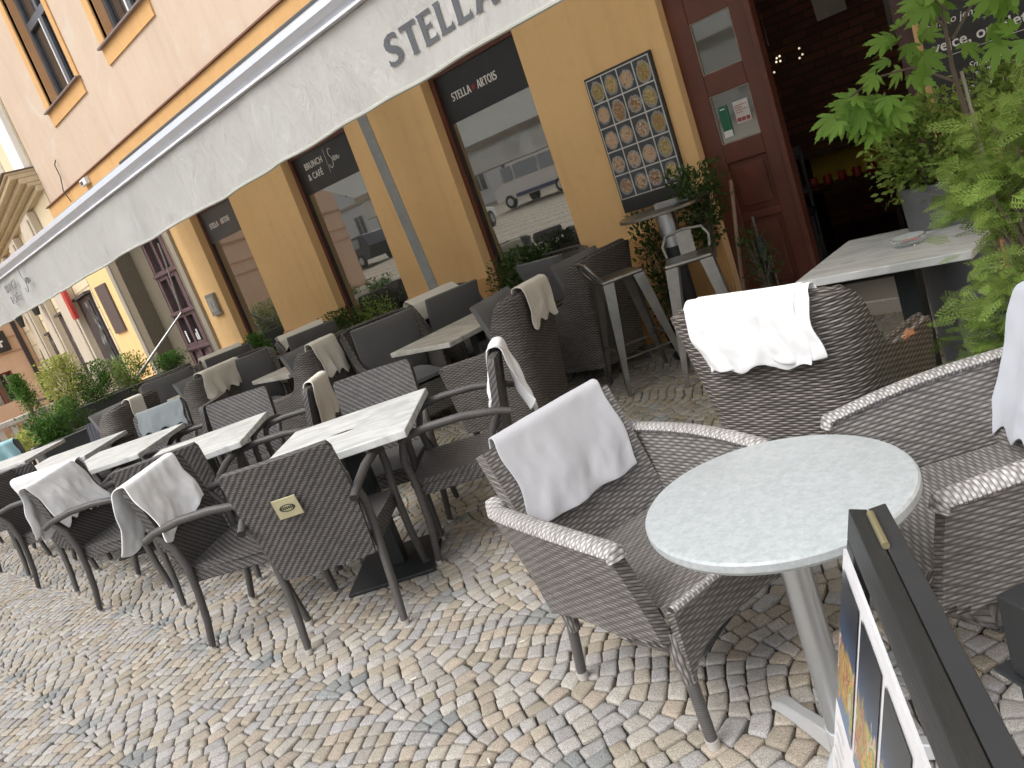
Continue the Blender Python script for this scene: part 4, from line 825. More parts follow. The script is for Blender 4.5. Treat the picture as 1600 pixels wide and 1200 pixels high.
# round table
CAST = T('cast_aluminium'); _n = CAST.noise(40, 4, .6, CAST.obj()); CAST.p(Base_Color=CAST.mix(_n, (.52, .53, .54), (.62, .63, .64)), Metallic=.45, Roughness=.38); CAST = CAST.m
rt = empty('round_table', (-.808, 1.385, 0), R_(20), 'round pale grey cafe table on a cast aluminium foot in the right foreground', 'table')
m = MB(); m.lathe([(0, .702), (.270, .702), (.281, .705), (.286, .713), (.286, .728), (.282, .733), (.274, .735), (0, .735)], 96); m.build('tabletop', RTOP, rt, smooth=30)
m = MB(); m.lathe([(0, .10), (.034, .10), (.034, .69), (.06, .70), (.06, .707), (0, .707)], 32); m.build('pedestal', ALU, rt, smooth=30)
m = MB(); m.lathe([(0, .04), (.036, .04), (.040, .06), (.0375, .115), (0, .115)], 32); m.build('hub', CAST, rt, smooth=30)
for k in range(3):
    a = R_(129+120*k); m = MB(); pts = [(.02, 0, .085), (.10, 0, .065), (.19, 0, .045), (.25, 0, .034), (.285, 0, .022)]
    V = []; F = []
    for x, _, z in pts:
        w_ = .034-.016*math.sin(math.pi*min(1, x/.30))*.5; top = z; bot = max(.004, z-.055+.12*x) if x < .26 else 0.0
        V += [(x, -w_, bot), (x, w_, bot), (x, w_*.6, top), (x, -w_*.6, top)]
    for i in range(4):
        for j in range(4): F.append((i*4+j, (i+1)*4+j, (i+1)*4+(j+1) % 4, i*4+(j+1) % 4))
    F += [(0, 1, 2, 3), (19, 18, 17, 16)]
    m.add(V, F); f = m.build('foot', CAST, rt, smooth=60, bevel=.004); f.rotation_euler = (0, 0, a)

# ashtray
at_ = empty('glass_ashtray', (-1.13, 3.60, .7405), 0, 'round clear glass ashtray with red wrappers on the doorway table', 'ashtray')
t = T('clear_glass'); t.p(Base_Color=(.9, .95, .93), Roughness=.05, Transmission_Weight=.9, IOR=1.45)
m = MB(); m.lathe([(0, 0), (.062, 0), (.068, .008), (.072, .034), (.066, .036), (.060, .012), (0, .009)], 32); m.build('dish', t.m, at_)
m = MB(); m.add([(-.03, -.02, .014), (.01, -.03, .02), (.02, .0, .014), (-.01, .02, .022)], [(0, 1, 2, 3)]); m.add([(.0, -.01, .016), (.04, -.02, .016), (.045, .015, .02), (.01, .03, .014)], [(0, 1, 2, 3)]); tag(m.build('wrapper', simple('wrapper_red', (.62, .10, .07), .4), loc=(-1.13, 3.60, .742)), 'crumpled red and white wrapper lying in the ashtray', 'wrapper')

# bar stools
def stool(x, y, a, label):
    r = empty('bar_stool', (x, y, 0), R_(a), label, 'bar stool', 'steel bar stools by the bar table')
    m = MB(); m.box(-.15, .15, -.15, .15, .755, .785); m.build('seat', STEEL, r, smooth=30, bevel=.014, seg=3)
    for sx in (1, -1):
        for sy in (1, -1):
            V = []
            for z, q, w_ in ((.76, .148, .078), (.4, .192, .058), (.16, .218, .036), (0, .232, .02)):
                V += [(sx*q, sy*q, z), (sx*(q-w_), sy*q, z), (sx*(q-.006), sy*(q-.006), z), (sx*q, sy*(q-w_), z)]
            F = []
            for i in range(3):
                for j in range(4): F.append((i*4+j, i*4+(j+1) % 4, (i+1)*4+(j+1) % 4, (i+1)*4+j))
            m = MB(); m.add(V, F); m.build('leg', STEEL, r, smooth=0)
    for (p, q) in (((.195, -.195), (.195, .195)), ((-.195, -.195), (-.195, .195)), ((-.2, .2), (.2, .2)), ((-.2, -.2), (.2, -.2))):
        m = MB(); z = .30 if p[0] == q[0] else .25; m.tube([(*p, z), (*q, z)], .007, 6); m.build('foot_rail', STEEL, r)
    m = MB(); m.tube([(-.14, -.14, .785), (-.19, -.155, .86), (-.215, -.12, .92), (-.225, 0, .935), (-.215, .12, .92), (-.19, .155, .86), (-.14, .14, .785)], .010, 8); m.build('back_hoop', STEEL, r)
    m = MB(); P = np.array([[(-.15-.07*u, v*.05, .785+.145*u) for v in (-1, 0, 1)] for u in (0, .5, 1)]); m.sheet(P, .004); m.build('back_slat', STEEL, r)
    return r
s1 = stool(-3.20, 4.30, 228, 'worn steel bar stool standing clear on the cobbles in front of the brown wing chairs')
s1.rotation_euler = (0, 0, R_(52)); 
s2 = stool(-2.66, 4.36, 250, 'worn steel bar stool with a slatted hoop back in front of the bar table'); s2.rotation_euler = (0, 0, R_(-62))
bt = empty('bar_table', (-3.06, 4.88, 0), 0, 'round steel high bar table under the menu board', 'bar table')
m = MB(); m.lathe([(0, 1.055), (.315, 1.055), (.325, 1.06), (.325, 1.078), (.315, 1.082), (0, 1.082)], 64); m.build('tabletop', STEEL, bt, smooth=30)
m = MB(); m.lathe([(0, .80), (.070, .80), (.070, 1.05), (0, 1.05)], 32); m.build('pedestal', ALU, bt, smooth=30)
m = MB(); m.lathe([(0, .02), (.052, .02), (.052, .70), (.066, .72), (.066, .802), (0, .802)], 24); m.lathe([(0, 0), (.24, 0), (.24, .012), (0, .02)], 32); m.build('lower_column', BLK, bt, smooth=30)
m = MB(); m.box(-3.08, -2.90, 4.80, 4.84, 1.083, 1.125); m.box(-2.98, -2.84, 4.86, 5.0, 1.083, 1.09); tag(m.build('table_stand', simple('stand_grey', (.30, .30, .31), .4), smooth=0, bevel=.003), 'small grey card holder lying on the steel bar table', 'card holder')

# ---------------------------------------------------------------- plants
def leaves_mesh(name, tmplV, tmplF, pos, nrm, tang, size, mat, parent=None, tone=None):
    tv = np.array(tmplV, float); n = len(pos); k = len(tv)
    Nn = nrm/np.linalg.norm(nrm, axis=1)[:, None]; Tt = tang-(tang*Nn).sum(1)[:, None]*Nn; Tt /= np.linalg.norm(Tt, axis=1)[:, None]+1e-9; Bb = np.cross(Nn, Tt)
    V = pos[:, None]+size[:, None, None]*(tv[None, :, 0, None]*Tt[:, None]+tv[None, :, 1, None]*Bb[:, None]+tv[None, :, 2, None]*Nn[:, None])
    me = bpy.data.meshes.new(name); F = [tuple(i*k+a for a in f) for i in range(n) for f in tmplF]
    me.from_pydata(V.reshape(-1, 3).tolist(), [], F); at = me.attributes.new('tone', 'FLOAT', 'POINT')
    tone = rng.random(n) if tone is None else tone; at.data.foreach_set('value', np.repeat(tone, k).astype('f')); me.materials.append(mat); me.polygons.foreach_set('use_smooth', [True]*len(F))
    o = bpy.data.objects.new(name, me); COL.objects.link(o); o.parent = parent; return o
SM_V = [(0, 0, 0), (.35, .22, .06), (.35, -.22, .06), (1, 0, -.02), (.72, .17, .03), (.72, -.17, .03)]; SM_F = [(0, 2, 5, 3), (0, 3, 4, 1)]
def bush(x, y, z0, z1, rx_, ry_, mat, label, n=900, size=.035, shape='round', cat='bush', name='bush', group=None, pot=None, seed=None):
    r = empty(name, (x, y, 0), 0, label, cat, group); g = np.random.default_rng(seed if seed is not None else int(abs(x*91+y*37)*10))
    h = z1-z0; st = MB()
    ncl = 26; cl = []
    for i in range(ncl):
        a = g.uniform(0, 6.28); v = g.random()**.8; wd = {'round': math.sqrt(max(.05, 1-(2*v-1)**2))*.9+.1, 'cone': (1-v)**.8*.95+.08, 'spray': .3+.7*v}[shape]; q = g.uniform(.3, 1)**.5
        cl.append((rx_*wd*q*math.cos(a), ry_*wd*q*math.sin(a), z0+h*(.06+.9*v)))
        st.tube([(0, 0, max(0, z0-.12)), (cl[-1][0]*.4, cl[-1][1]*.4, z0+(cl[-1][2]-z0)*.55), cl[-1]], [.008, .005, .002], 5)
    st.build('stem', BARK, r)
    cl = np.array(cl); n = int(n*2.2); size *= .9
    idx = g.integers(0, ncl, n); sp = .21*np.array([rx_, ry_, h*.6])+.012
    pos = cl[idx]+g.normal(0, 1, (n, 3))*sp; pos[:, 2] = np.clip(pos[:, 2], z0-.02, z1+.04)
    nr = g.normal(0, 1, (n, 3))+np.array([0, 0, .9]); tg = pos-np.array([0, 0, z0+h*.3])+g.normal(0, .12, (n, 3))
    leaves_mesh('foliage', SM_V, SM_F, pos, nr, tg, g.uniform(.6, 1.3, n)*size, mat, r, g.random(n)*.5+.5*g.random(ncl)[idx])
    if pot:
        m = MB(); m.lathe([(0, pot[0]), (pot[2]*.75, pot[0]), (pot[2], pot[1]), (pot[2]*.9, pot[1]), (pot[2]*.88, pot[1]-.03), (0, pot[1]-.03)], 24); m.build('pot', pot[3], r, smooth=30)
    return r
POTG = simple('pot_grey', (.11, .115, .12), .6); POTB = simple('pot_black', (.02, .02, .022), .5); SOILB = simple('planter_dark', (.055, .06, .065), .6)
# terrace end planters and shrubs
def planter(x0, x1, y0, y1, h, label, mat=SOILB, z0=0):
    r = empty('planter_box', ((x0+x1)/2, (y0+y1)/2, 0), 0, label, 'planter'); cx, cy = (x0+x1)/2, (y0+y1)/2
    m = MB(); a, b = (x1-x0)/2, (y1-y0)/2; m.box(-a, a, -b, -b+.03, z0, h); m.box(-a, a, b-.03, b, z0, h); m.box(-a, -a+.03, -b+.03, b-.03, z0, h); m.box(a-.03, a, -b+.03, b-.03, z0, h); m.build('box', mat, r, smooth=0, bevel=.004)
    m = MB(); m.box(-a+.03, a-.03, -b+.03, b-.03, h-.10, h-.06); m.build('soil', DIRT, r, smooth=0)
    m = MB(); m.box(-a-.01, a+.01, -b-.01, -b+.035, h, h+.015); m.box(-a-.01, a+.01, b-.035, b+.01, h, h+.015); m.box(a-.035, a+.01, -b+.035, b-.035, h, h+.015); m.box(-a-.01, -a+.035, -b+.035, b-.035, h, h+.015); m.build('rim', simple('rim_grey', (.34, .34, .33), .6), r, smooth=0)
    return r
planter(-12.2, -11.8, 2.75, 4.95, .82, 'long dark planter box closing the far end of the terrace', SOILB)
planter(-11.0, -10.65, 2.35, 3.05, .62, 'lower dark planter box with leafy shrub at the left end of the terrace', SOILB)
planter(-8.6, -7.3, 5.0, 5.2, .55, 'narrow dark flower box under the lettered middle window', POTB)
planter(-5.25, -4.2, 4.98, 5.18, .62, 'narrow black flower box under the nearest shop window', POTB)
planter(-10.4, -9.35, 4.98, 5.18, .58, 'narrow flower box under the farthest shop window', POTB)
bush(-12.05, 3.30, .80, 1.52, .20, .24, LF_Y, 'tall yellow green variegated shrub in the far planter', 1500, .045, 'round')
bush(-11.95, 3.62, .80, 1.30, .22, .24, LF_G, 'dense fresh green shrub right of the yellow one in the far planter', 1500, .04)
bush(-12.0, 4.12, .68, 1.24, .2, .24, LF_B, 'upright green conifer shrub touching the thin bent pole', 1300, .04, 'round')
bush(-11.95, 4.72, .68, 1.04, .2, .24, LF_G, 'low green shrub in front of the plum coloured door', 900, .04)
bush(-10.85, 2.62, .5, .98, .2, .22, LF_G, 'loose leafy shrub in the lower planter near the teal towel', 900, .055, 'spray')
bush(-11.2, 2.98, .55, 1.0, .14, .17, LF_G, 'small green conifer shrub before the far planter', 900, .035)
bush(-17.0, 3.92, .75, 1.5, .22, .20, LF_G, 'narrow pointed conifer standing behind the stone balustrade', 1300, .05, 'cone')
bush(-11.4, 2.45, .55, .80, .25, .2, LF_Y, 'pale green tuft at the foot of the balustrade on the far left', 500, .05)
bush(-7.6, 5.08, .55, .92, .5, .07, LF_D, 'trailing dark plant filling the flower box under the middle window', 800, .045)
bush(-6.9, 5.0, .5, .98, .3, .10, LF_B, 'yellow green trailing plant spilling by the right side of the middle window', 450, .04)
bush(-4.75, 5.06, .62, 1.02, .34, .08, LF_D, 'dark glossy plant in the flower box under the nearest shop window', 800, .05)
bush(-9.75, 5.05, .58, .92, .24, .08, LF_G, 'small bright plant in the box under the farthest shop window', 500, .055)
bush(-6.55, 4.35, .1, .80, .16, .16, LF_D, 'dark potted conifer standing between the wing chairs', 1400, .04, 'round', pot=(0, .28, .15, POTB))
bush(-3.35, 5.05, .15, 1.02, .16, .10, LF_D, 'dark climbing plant on the ochre wall behind the bar table', 420, .05, 'round', pot=(0, .2, .12, POTB))
bush(-2.82, 4.98, .75, 1.24, .20, .13, LF_D, 'feathery dark green plant hanging over the bar table beside the red door', 520, .05, 'spray', name='potted_plant', cat='plant', pot=(.0, .32, .13, POTB), seed=5)
bush(-2.50, 4.95, .35, .75, .10, .08, LF_D, 'small trailing plant low by the red door', 180, .035, 'round', name='potted_plant', cat='plant')
# trailing stake and folded umbrella by the door
m = MB(); m.tube([(-2.56, 4.98, 1.12), (-2.62, 4.97, .75), (-2.68, 4.95, .30)], [.013, .014, .015], 8); tag(m.build('wooden_stake', simple('stake_wood', (.30, .20, .14), .8, bump=.3, nscale=20)), 'bare brownish wooden stake leaning by the red door', 'stake')
ub = empty('folded_umbrella', (-2.50, 5.02, 0), 0, 'folded black umbrella standing upright by the red door', 'umbrella')
m = MB(); m.tube([(0, 0, .36), (0, 0, .50), (0, 0, .62), (0, 0, .70)], [.028, .05, .045, .02], 9); m.build('canopy', BLK, ub)
m = MB(); m.tube([(0, 0, .05), (0, 0, .84)], .009, 8); m.build('shaft', STEEL, ub)
for dx in (-.05, .06):
    m = MB(); m.tube([(dx, 0, .12), (dx*.8, 0, .5)], .007, 6); m.build('frame_rod', STEEL, ub)
m = MB(); m.tube([(0, 0, .05), (.0, -.01, .2), (.03, -.01, .26), (.04, -.01, .17), (0, -.01, .13)], .006, 6); m.build('strap_loop', STEEL, ub)
m = MB(); m.box(-2.66, -2.36, 4.93, 5.12, .0, .10); m.box(-2.70, -2.32, 4.90, 4.93, .0, .05); tag(m.build('stone_block', GRANL, smooth=0, bevel=.01), 'pale stone block under the folded umbrella by the red door', 'stone block')

# thuja at right: flat sprays
def spray_template():
    V = []; F = []
    def blade(p, d, L, w_):
        d = np.array(d)/np.linalg.norm(d); q = np.array([-d[1], d[0], 0]); b = len(V); p = np.array(p)
        for s_, ww in ((0, .5), (.35, 1), (.7, .8), (1, .15)):
            V.append(p+d*L*s_+q*w_*ww); V.append(p+d*L*s_-q*w_*ww)
        for i in range(3): F.append((b+2*i, b+2*i+1, b+2*i+3, b+2*i+2))
    blade((0, 0, 0), (1, 0, 0), 1, .018)
    for i in range(7):
        s_ = .08+.125*i; L = .40*(1-s_)**.7+.06
        for sg_ in (1, -1):
            d = (math.cos(.75), sg_*math.sin(.75), 0); blade((s_, 0, .01*sg_), d, L, .013)
            for k in (.4, .8):
                pp = (s_+d[0]*L*k, d[1]*L*k, 0)
                for e in (.35, 1.15): blade(pp, (math.cos(e), sg_*math.sin(e), 0), L*.45*(1.1-k*.5), .010)
    V = np.array(V); V[:, 2] -= .18*V[:, 0]**2; return V, F
SPV, SPF = spray_template()
th = empty('thuja_shrub', (-.53, 2.72, 0), 0, 'bright green thuja with feathery sprays behind the right tub chair', 'shrub')
g = np.random.default_rng(11); n = 2100; ncl = 95; cl = []
st = MB(); st.tube([(0, 0, 0), (.02, 0, .6), (.05, .02, 1.25)], [.03, .022, .006], 8)
for i in range(ncl):
    v = g.random(); a = g.uniform(0, 6.28); rad = .33*(1-.62*v)*g.uniform(.35, 1); z = .20+1.10*v
    c0 = np.array([.05+rad*math.cos(a), .02+rad*math.sin(a), z]); cl.append(c0); st.tube([(.02, 0, max(.1, z-.28)), (c0[0]*.5, c0[1]*.5, z-.12), tuple(c0)], [.009, .006, .003], 5)
st.build('trunk', BARK, th); cl = np.array(cl); ix = g.integers(0, ncl, n)
out = cl[ix]*np.array([1, 1, 0]); pos = cl[ix]+g.normal(0, .042, (n, 3)); tg = out/(np.linalg.norm(out, axis=1)[:, None]+.05)+g.normal(0, .45, (n, 3))+np.array([0, 0, .25])
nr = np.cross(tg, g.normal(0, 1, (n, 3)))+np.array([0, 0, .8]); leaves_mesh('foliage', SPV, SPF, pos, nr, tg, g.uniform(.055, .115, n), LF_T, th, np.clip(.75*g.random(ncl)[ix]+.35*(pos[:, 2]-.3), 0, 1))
n = 3; leaves_mesh('withered_spray', SPV, SPF, np.array([[-.30, -.2, .70], [-.31, -.22, .69], [-.29, -.2, .68]]), g.normal(0, 1, (3, 3)), g.normal(0, 1, (3, 3)), np.full(3, .05), LF_O, th)

# young maple with its stake
MPV = []; MPF = []
def lobe_outline():
    pts = [(0, -.02)]
    L = [(-62, .52), (-28, .82), (0, 1.0), (28, .82), (62, .52)]
    out = []
    for i, (a, l) in enumerate(L):
        for da, q in ((-13, .55), (-10, .72), (-6.5, .70), (-5.5, .86), (-2.5, .84), (0, 1), (2.5, .84), (5.5, .86), (6.5, .70), (10, .72), (13, .55)):
            t_ = R_(a+da); out.append((l*q*math.cos(t_), l*q*math.sin(t_)))
        if i < 4: t_ = R_((a+L[i+1][0])/2); out.append((.36*math.cos(t_), .36*math.sin(t_)))
    return [(.0, -.03)]+out+[(.0, .03)]
ol = lobe_outline(); MPV = [(0.12, 0, 0.02)]+[(x, y, -.10*(x*x+y*y)+.04*abs(y)) for x, y in ol]; MPF = [(0, i, i+1) for i in range(1, len(ol))]
mp = empty('young_maple', (-.775, 3.42, 0), 0, 'young potted maple with large bright lobed leaves against the dark doorway and sign', 'tree')
m = MB(); m.tube([(-.0, 0, .35), (.01, 0, .95), (.0, 0, 1.15), (-.02, 0, 1.4), (-.02, .02, 1.62), (.05, 0, 1.85)], [.014, .011, .010, .008, .006, .004], 8)
br = [((-.02, 0, 1.35), (-.14, -.02, 1.45), (-.28, -.03, 1.46), (-.38, -.04, 1.42)), ((-.02, 0, 1.55), (-.08, .02, 1.66), (-.14, .02, 1.74)), ((0, 0, 1.5), (.1, .02, 1.62), (.2, .03, 1.6)), ((.02, 0, 1.7), (.12, 0, 1.78), (.22, 0, 1.76)), ((0, 0, 1.6), (-.05, -.05, 1.7), (-.1, -.06, 1.82))]
for b in br: m.tube(b, [.006]+[.004]*(len(b)-1), 6)
m.build('trunk', BARK, mp)
g = np.random.default_rng(21); pos = []; tg = []; nr = []; sz = []
for (c0, sp, n, s0) in (((-.37, 0, 1.375), (.05, .06, .035), 22, .125), ((-.27, 0, 1.34), (.04, .06, .03), 12, .11), ((-.17, 0, 1.45), (.045, .05, .04), 12, .11), ((-.15, 0, 1.56), (.04, .05, .025), 8, .11), ((-.04, 0, 1.65), (.05, .06, .02), 9, .11), ((.17, 0, 1.62), (.07, .06, .03), 12, .12), ((.22, 0, 1.42), (.05, .06, .03), 7, .11), ((.05, 0, 1.49), (.03, .03, .015), 3, .10)):
    for i in range(n):
        p = np.array(c0)+g.normal(0, 1, 3)*np.array(sp); pos.append(p); d = (p-np.array(c0)); d = d/(np.linalg.norm(d)+.01); tg.append(d*.8+np.array([0, -.2, -.75])+g.normal(0, .35, 3)); nr.append(np.array([0.25, -.75, .75])+g.normal(0, .35, 3)); sz.append(s0*g.uniform(.75, 1.2))
leaves_mesh('foliage', MPV, MPF, np.array(pos), np.array(nr), np.array(tg), np.array(sz), LF_M, mp)
m = MB(); m.lathe([(0, .0), (.15, .0), (.18, .48), (.20, .50), (.20, .53), (.18, .53), (.17, .47), (0, .47)], 32); m.build('pot', POTG, mp, smooth=30)
m = MB(); m.tube([(-.72, 3.40, .45), (-.765, 3.40, 1.38)], .006, 6); tag(m.build('support_cane', simple('cane', (.30, .27, .24), .6)), 'thin straight support cane beside the maple stem', 'cane')
bush(-1.06, 3.95, .90, 1.26, .22, .16, LF_B, 'light green small-leaved shrub in a grey pot at the right edge of the doorway', 1300, .040, 'round', pot=(0, .94, .17, POTG), seed=3)
bush(-.72, 4.2, .85, 1.30, .26, .2, LF_B, 'small-leaved shrub in a tall pot below the black sign', 1300, .042, 'round', pot=(0, .90, .2, POTB), seed=9)

# ---------------------------------------------------------------- A-board in the right foreground
ab = empty('menu_a_board', (-.385, .862, 0), math.atan2(-.34, .190), 'black wooden folding menu board with food posters and a chipped edge, right foreground', 'menu stand')
# local: +X runs along the top rail away from the far end, +Y to the right-hand panel
WBLK = T('chipped_black_wood'); gq = WBLK.obj(); n1 = WBLK.noise(14, 6, .7, WBLK.scale(gq, (1, 6, 6))); WBLK.bump(WBLK.noise(40, 4, .6, WBLK.scale(gq, (1, 8, 8))), .4, .002); WBLK = WBLK.p(Base_Color=WBLK.mix(n1, (.008, .010, .011), (.030, .034, .036)), Roughness=.42)
def panel(s, name, sp=.27, h=1.0, L=.62, th=.0215, rail=.042):
    pr = empty(name, (0, 0, 0)); pr.parent = ab
    ang = math.atan2(sp, h)
    Mx = Matrix.Translation((0, s*.0004, h)) @ Matrix.Rotation(s*ang, 4, 'X')
    Ln = math.hypot(sp, h); y0, y1 = (0.0, th) if s > 0 else (-th, 0.0)
    m = MB(); m.box(0, L, y0, y1, -rail, 0, M=Mx); m.box(0, rail, y0, y1, -Ln, -rail, M=Mx); m.box(L-rail, L, y0, y1, -Ln, -rail, M=Mx); m.box(rail, L-rail, y0, y1, -Ln+.10, -Ln+.16, M=Mx)
    f = m.build('frame', WBLK, pr, smooth=0, bevel=.0015)
    yo = (y1-.010, y1-.006) if s > 0 else (y0-.0045, y0-.0005)
    m = MB(); m.box(rail if s > 0 else .004, L-rail, *yo, -Ln+.16, -rail-.012, M=Mx); m.build('backing', simple('backing_white', (.72, .72, .74), .3), pr, smooth=0)
    return pr, Mx, Ln, yo
prL, ML, LnL, yoL = panel(-1, 'left_panel'); prR, MR, LnR, yoR = panel(1, 'right_panel', sp=.16)
prR.children[1].data.materials[0] = BLK
m = MB(); m.box(.0, .62, -.0035, .0035, .955, .992); m.build('hinge_strip', BLK, ab, smooth=0)
t = T('poster_photos'); sp = t.n('SeparateXYZ'); t.set(sp.inputs[0], t.uv()); u, v = sp.outputs[0], sp.outputs[1]; n1 = t.noise(5, 4, .65, t.uv(), .8); wv = t.ma('ADD', v, t.ma('MULTIPLY_ADD', n1, .5, -.25))
fo = t.ramp(t.ma('FRACT', t.ma('ADD', t.ma('MULTIPLY', t.noise(3.2, 4, .6, t.uv(), 1.), 2.2), u)), (0, (.30, .09, .06)), (.22, (.58, .36, .10)), (.4, (.15, .27, .06)), (.55, (.60, .48, .36)), (.7, (.38, .09, .08)), (.85, (.20, .32, .09)), (1, (.50, .26, .13)))
bl = t.ramp(t.ma('FRACT', v), (0, (.16, .24, .36)), (.35, (.06, .12, .24)), (.75, (.02, .03, .05)), (1, (.01, .015, .02))); FP = t.p(Base_Color=t.mix(t.ramp(t.ma('FRACT', t.ma('MULTIPLY', wv, 1.)), (.10, (0, 0, 0)), (.16, (1, 1, 1)), (.48, (1, 1, 1)), (.54, (0, 0, 0))), bl, fo), Roughness=.2)
m = MB(); yq = yoL[0]-.002
def wq(x0, x1, z0, z1, uv, mb=m, y=yq):
    pts = [ML @ Vector((x, y, z)) for x, z in ((x0, z0), (x1, z0), (x1, z1), (x0, z1))]; mb.add([tuple(p) for p in pts], [(0, 1, 2, 3)], [uv])
for (q0, q1, vv) in ((-.27, -.075, 0), (-.62, -.42, 2)):
    m = MB()
    for i in range(5):
        x0 = .014+i*.112; k = .5+i; wq(x0, x0+.097, q0, q1, [(k*3+.02, vv+.02), (k*3+.98, vv+.02), (k*3+.98, vv+.98), (k*3+.02, vv+.98)], m, yq)
    m.build('poster_photos', FP, prL, smooth=0)
PGREY = simple('print_grey', (.35, .35, .36), .6)
for i in range(5):
    m = MB()
    for j in range(5): 
        x0 = .022+i*.112; wq(x0, x0+.05+.025*((i*j) % 2), -.30-.02*j, -.2975-.02*j, [(0, 0)]*4, m, yq)
    m.build('poster_text', PGREY, prL, smooth=0)
m = MB()
m.add([tuple(MR @ Vector(p)) for p in ((.215, .0231, -.003), (.33, .0231, -.0015), (.345, .0231, -.010), (.25, .0231, -.014))], [(3, 2, 1, 0)]); m.build('bare_wood_chip', simple('raw_wood', (.62, .38, .16), .7), prR, smooth=0)
m = MB(); m.tube([(.02, 0, 1.004), (.10, 0, 1.004)], .0045, 8); m.build('hinge_pin', simple('brass_dull', (.30, .27, .16), .4, .5), ab)

# black square post foot at the right edge
m = MB(); bp = empty('heater_leg', (-.395, 1.452, 0), R_(-35), 'black square steel post with a bolted flange at the right picture edge', 'post')
m.box(-.035, .035, -.035, .035, .30, .48); m.build('tube', BLK, bp, smooth=0, bevel=.004)
m = MB(); m.box(-.07, .07, -.05, .05, .29, .298); m.box(-.03, .03, -.03, .03, 0, .29); m.build('flange', BLK, bp, smooth=0, bevel=.003)
m = MB(); m.lathe([(0, .298), (.010, .298), (.010, .308), (.006, .312), (0, .312)], 6, (-.055, .0, 0)); m.build('bolt', ALU, bp)

# ---------------------------------------------------------------- neighbours
def plane_frame(): return Matrix.Translation((-15.06, 5.22, 0)) @ Matrix.Rotation(R_(180-8), 4, 'Z')
PF_ = plane_frame()     # local +X runs along the neighbour's front away from us, local -Y... outwards is +Y? (checked: outward = local +Y)
nb = empty('sand_building', (0, 0, 0), 0, 'pale sand coloured house with taupe pilasters and dark shop doors beyond the ochre building', 'building'); nb.matrix_world = PF_
nb.location = PF_.to_translation(); nb.rotation_euler = PF_.to_euler()
# local +Y = outward from the wall towards the square
m = MB(); m.box(0, 11.0, -6, 0, -.2, 4.35); m.build('ground_floor_wall', PL_N, nb, smooth=0)
m = MB(); m.box(0.02, 11.0, -6, .0, 4.75, 9.5); m.build('upper_wall', PL_N, nb, smooth=0)
m = MB()
for k, (z0, z1, o_) in enumerate(((4.35, 4.45, .10), (4.45, 4.52, .20), (4.52, 4.62, .30), (4.62, 4.70, .42), (4.70, 4.75, .46))): m.box(-.02, 11.0, -.3, o_, z0, z1)
m.build('cornice', simple('cornice_sand', (.52, .42, .27), .8), nb, smooth=0, bevel=.015)
m = MB(); m.box(-.03, 11.0, -.3, .50, 4.752, 4.77); m.build('cornice_flashing', simple('flash_grey', (.16, .12, .10), .5), nb, smooth=0)
m = MB(); m.box(.06, .95, .0, .12, 4.78, 9.5); m.box(2.5, 3.4, .0, .12, 4.78, 9.5); m.build('upper_pilaster', PL_W, nb, smooth=0, bevel=.02)
m = MB()
for z in np.arange(.9, 4.2, .42): m.box(0, 11, .0, .004, z, z+.022)
m.build('stone_course', simple('joint_line', (.40, .32, .2), .9), nb, smooth=0)
for (a, b) in ((1.5, 2.75), (4.3, 5.3), (7.0, 8.0)):
    m = MB(); m.box(a, b, .005, .16, 0, 4.3); m.box(a+.12, b-.12, .16, .20, .3, 4.2); m.build('pilaster', PL_N2, nb, smooth=0, bevel=.02)
SHOPD = simple('shop_frame_dark', (.045, .035, .04), .5)
STRIP = T('photo_strip'); sq = STRIP.scale(STRIP.uv(), (1, 1, 1)); v0 = STRIP.n('TexVoronoi', {'Scale': 5.}, feature='F1'); STRIP.set(v0.inputs['Vector'], sq); STRIP = STRIP.p(Base_Color=STRIP.ramp(v0.outputs['Distance'], (.1, (.30, .32, .33)), (.35, (.08, .09, .09)), (.6, (.03, .035, .035))), Roughness=.4)
for (a, b, z0, z1) in ((.15, 1.40, .55, 2.46), (3.0, 4.1, .6, 2.42), (6.1, 6.7, .7, 2.2)):
    m = MB(); m.box(a, b, .006, .05, z0, z1); d = m.build('shop_door', SHOPD, nb, smooth=0, bevel=.01)
    m = MB(); m.box(a+.10, a+.55, .05, .075, z0+.15, z1-.1); m.build('photo_strip', STRIP, d, smooth=0)
    m = MB(); m.box(a-.06, b+.06, .0, .12, z1+.01, z1+.06); m.build('lintel', simple('lintel', (.07, .06, .06), .6), d, smooth=0)
m = MB(); m.box(1.15, 1.44, .17, .24, 2.15, 2.75); tag(m.build('red_signboard', simple('sign_red', (.46, .045, .035), .5), smooth=0, loc=PF_.to_translation(), rz=R_(172)), 'upright red signboard beside the first shop door of the sand coloured house', 'sign')
for k, s_ in enumerate((4.48, 7.68)):
    r = empty('wall_lantern', PF_ @ Vector((s_, .34, 2.62)), R_(172), ('wrought iron wall lantern on the sand coloured house, the nearer one', 'wrought iron wall lantern on the sand coloured house, the farther one')[k], 'lantern', 'iron lanterns on the sand coloured house')
    m = MB(); m.lathe([(0, 0), (.06, 0), (.10, .26), (.12, .27), (0, .36)], 6); m.build('lamp_housing', BLK, r, smooth=0)
    m = MB(); m.tube([(0, 0, .36), (0, 0, .45), (0, -.15, .5), (0, -.2, .4)], .012, 6); m.build('bracket', BLK, r)
r = MB()
for k in range(8): r.tube([(8.3+.06*k, .12, .9+.0*k), (8.35+.04*k, .14, 1.5), (8.5, .12, 2.0)], .012, 5)
tag(r.build('iron_ornament', BLK, loc=PF_.to_translation(), rz=R_(172)), 'tall lozenge shaped iron ornament on the sand coloured wall', 'ornament')
sb = empty('salmon_building', (-25.7, 0, 0), 0, 'salmon pink house closing the far side of the square behind the balustrade', 'building')
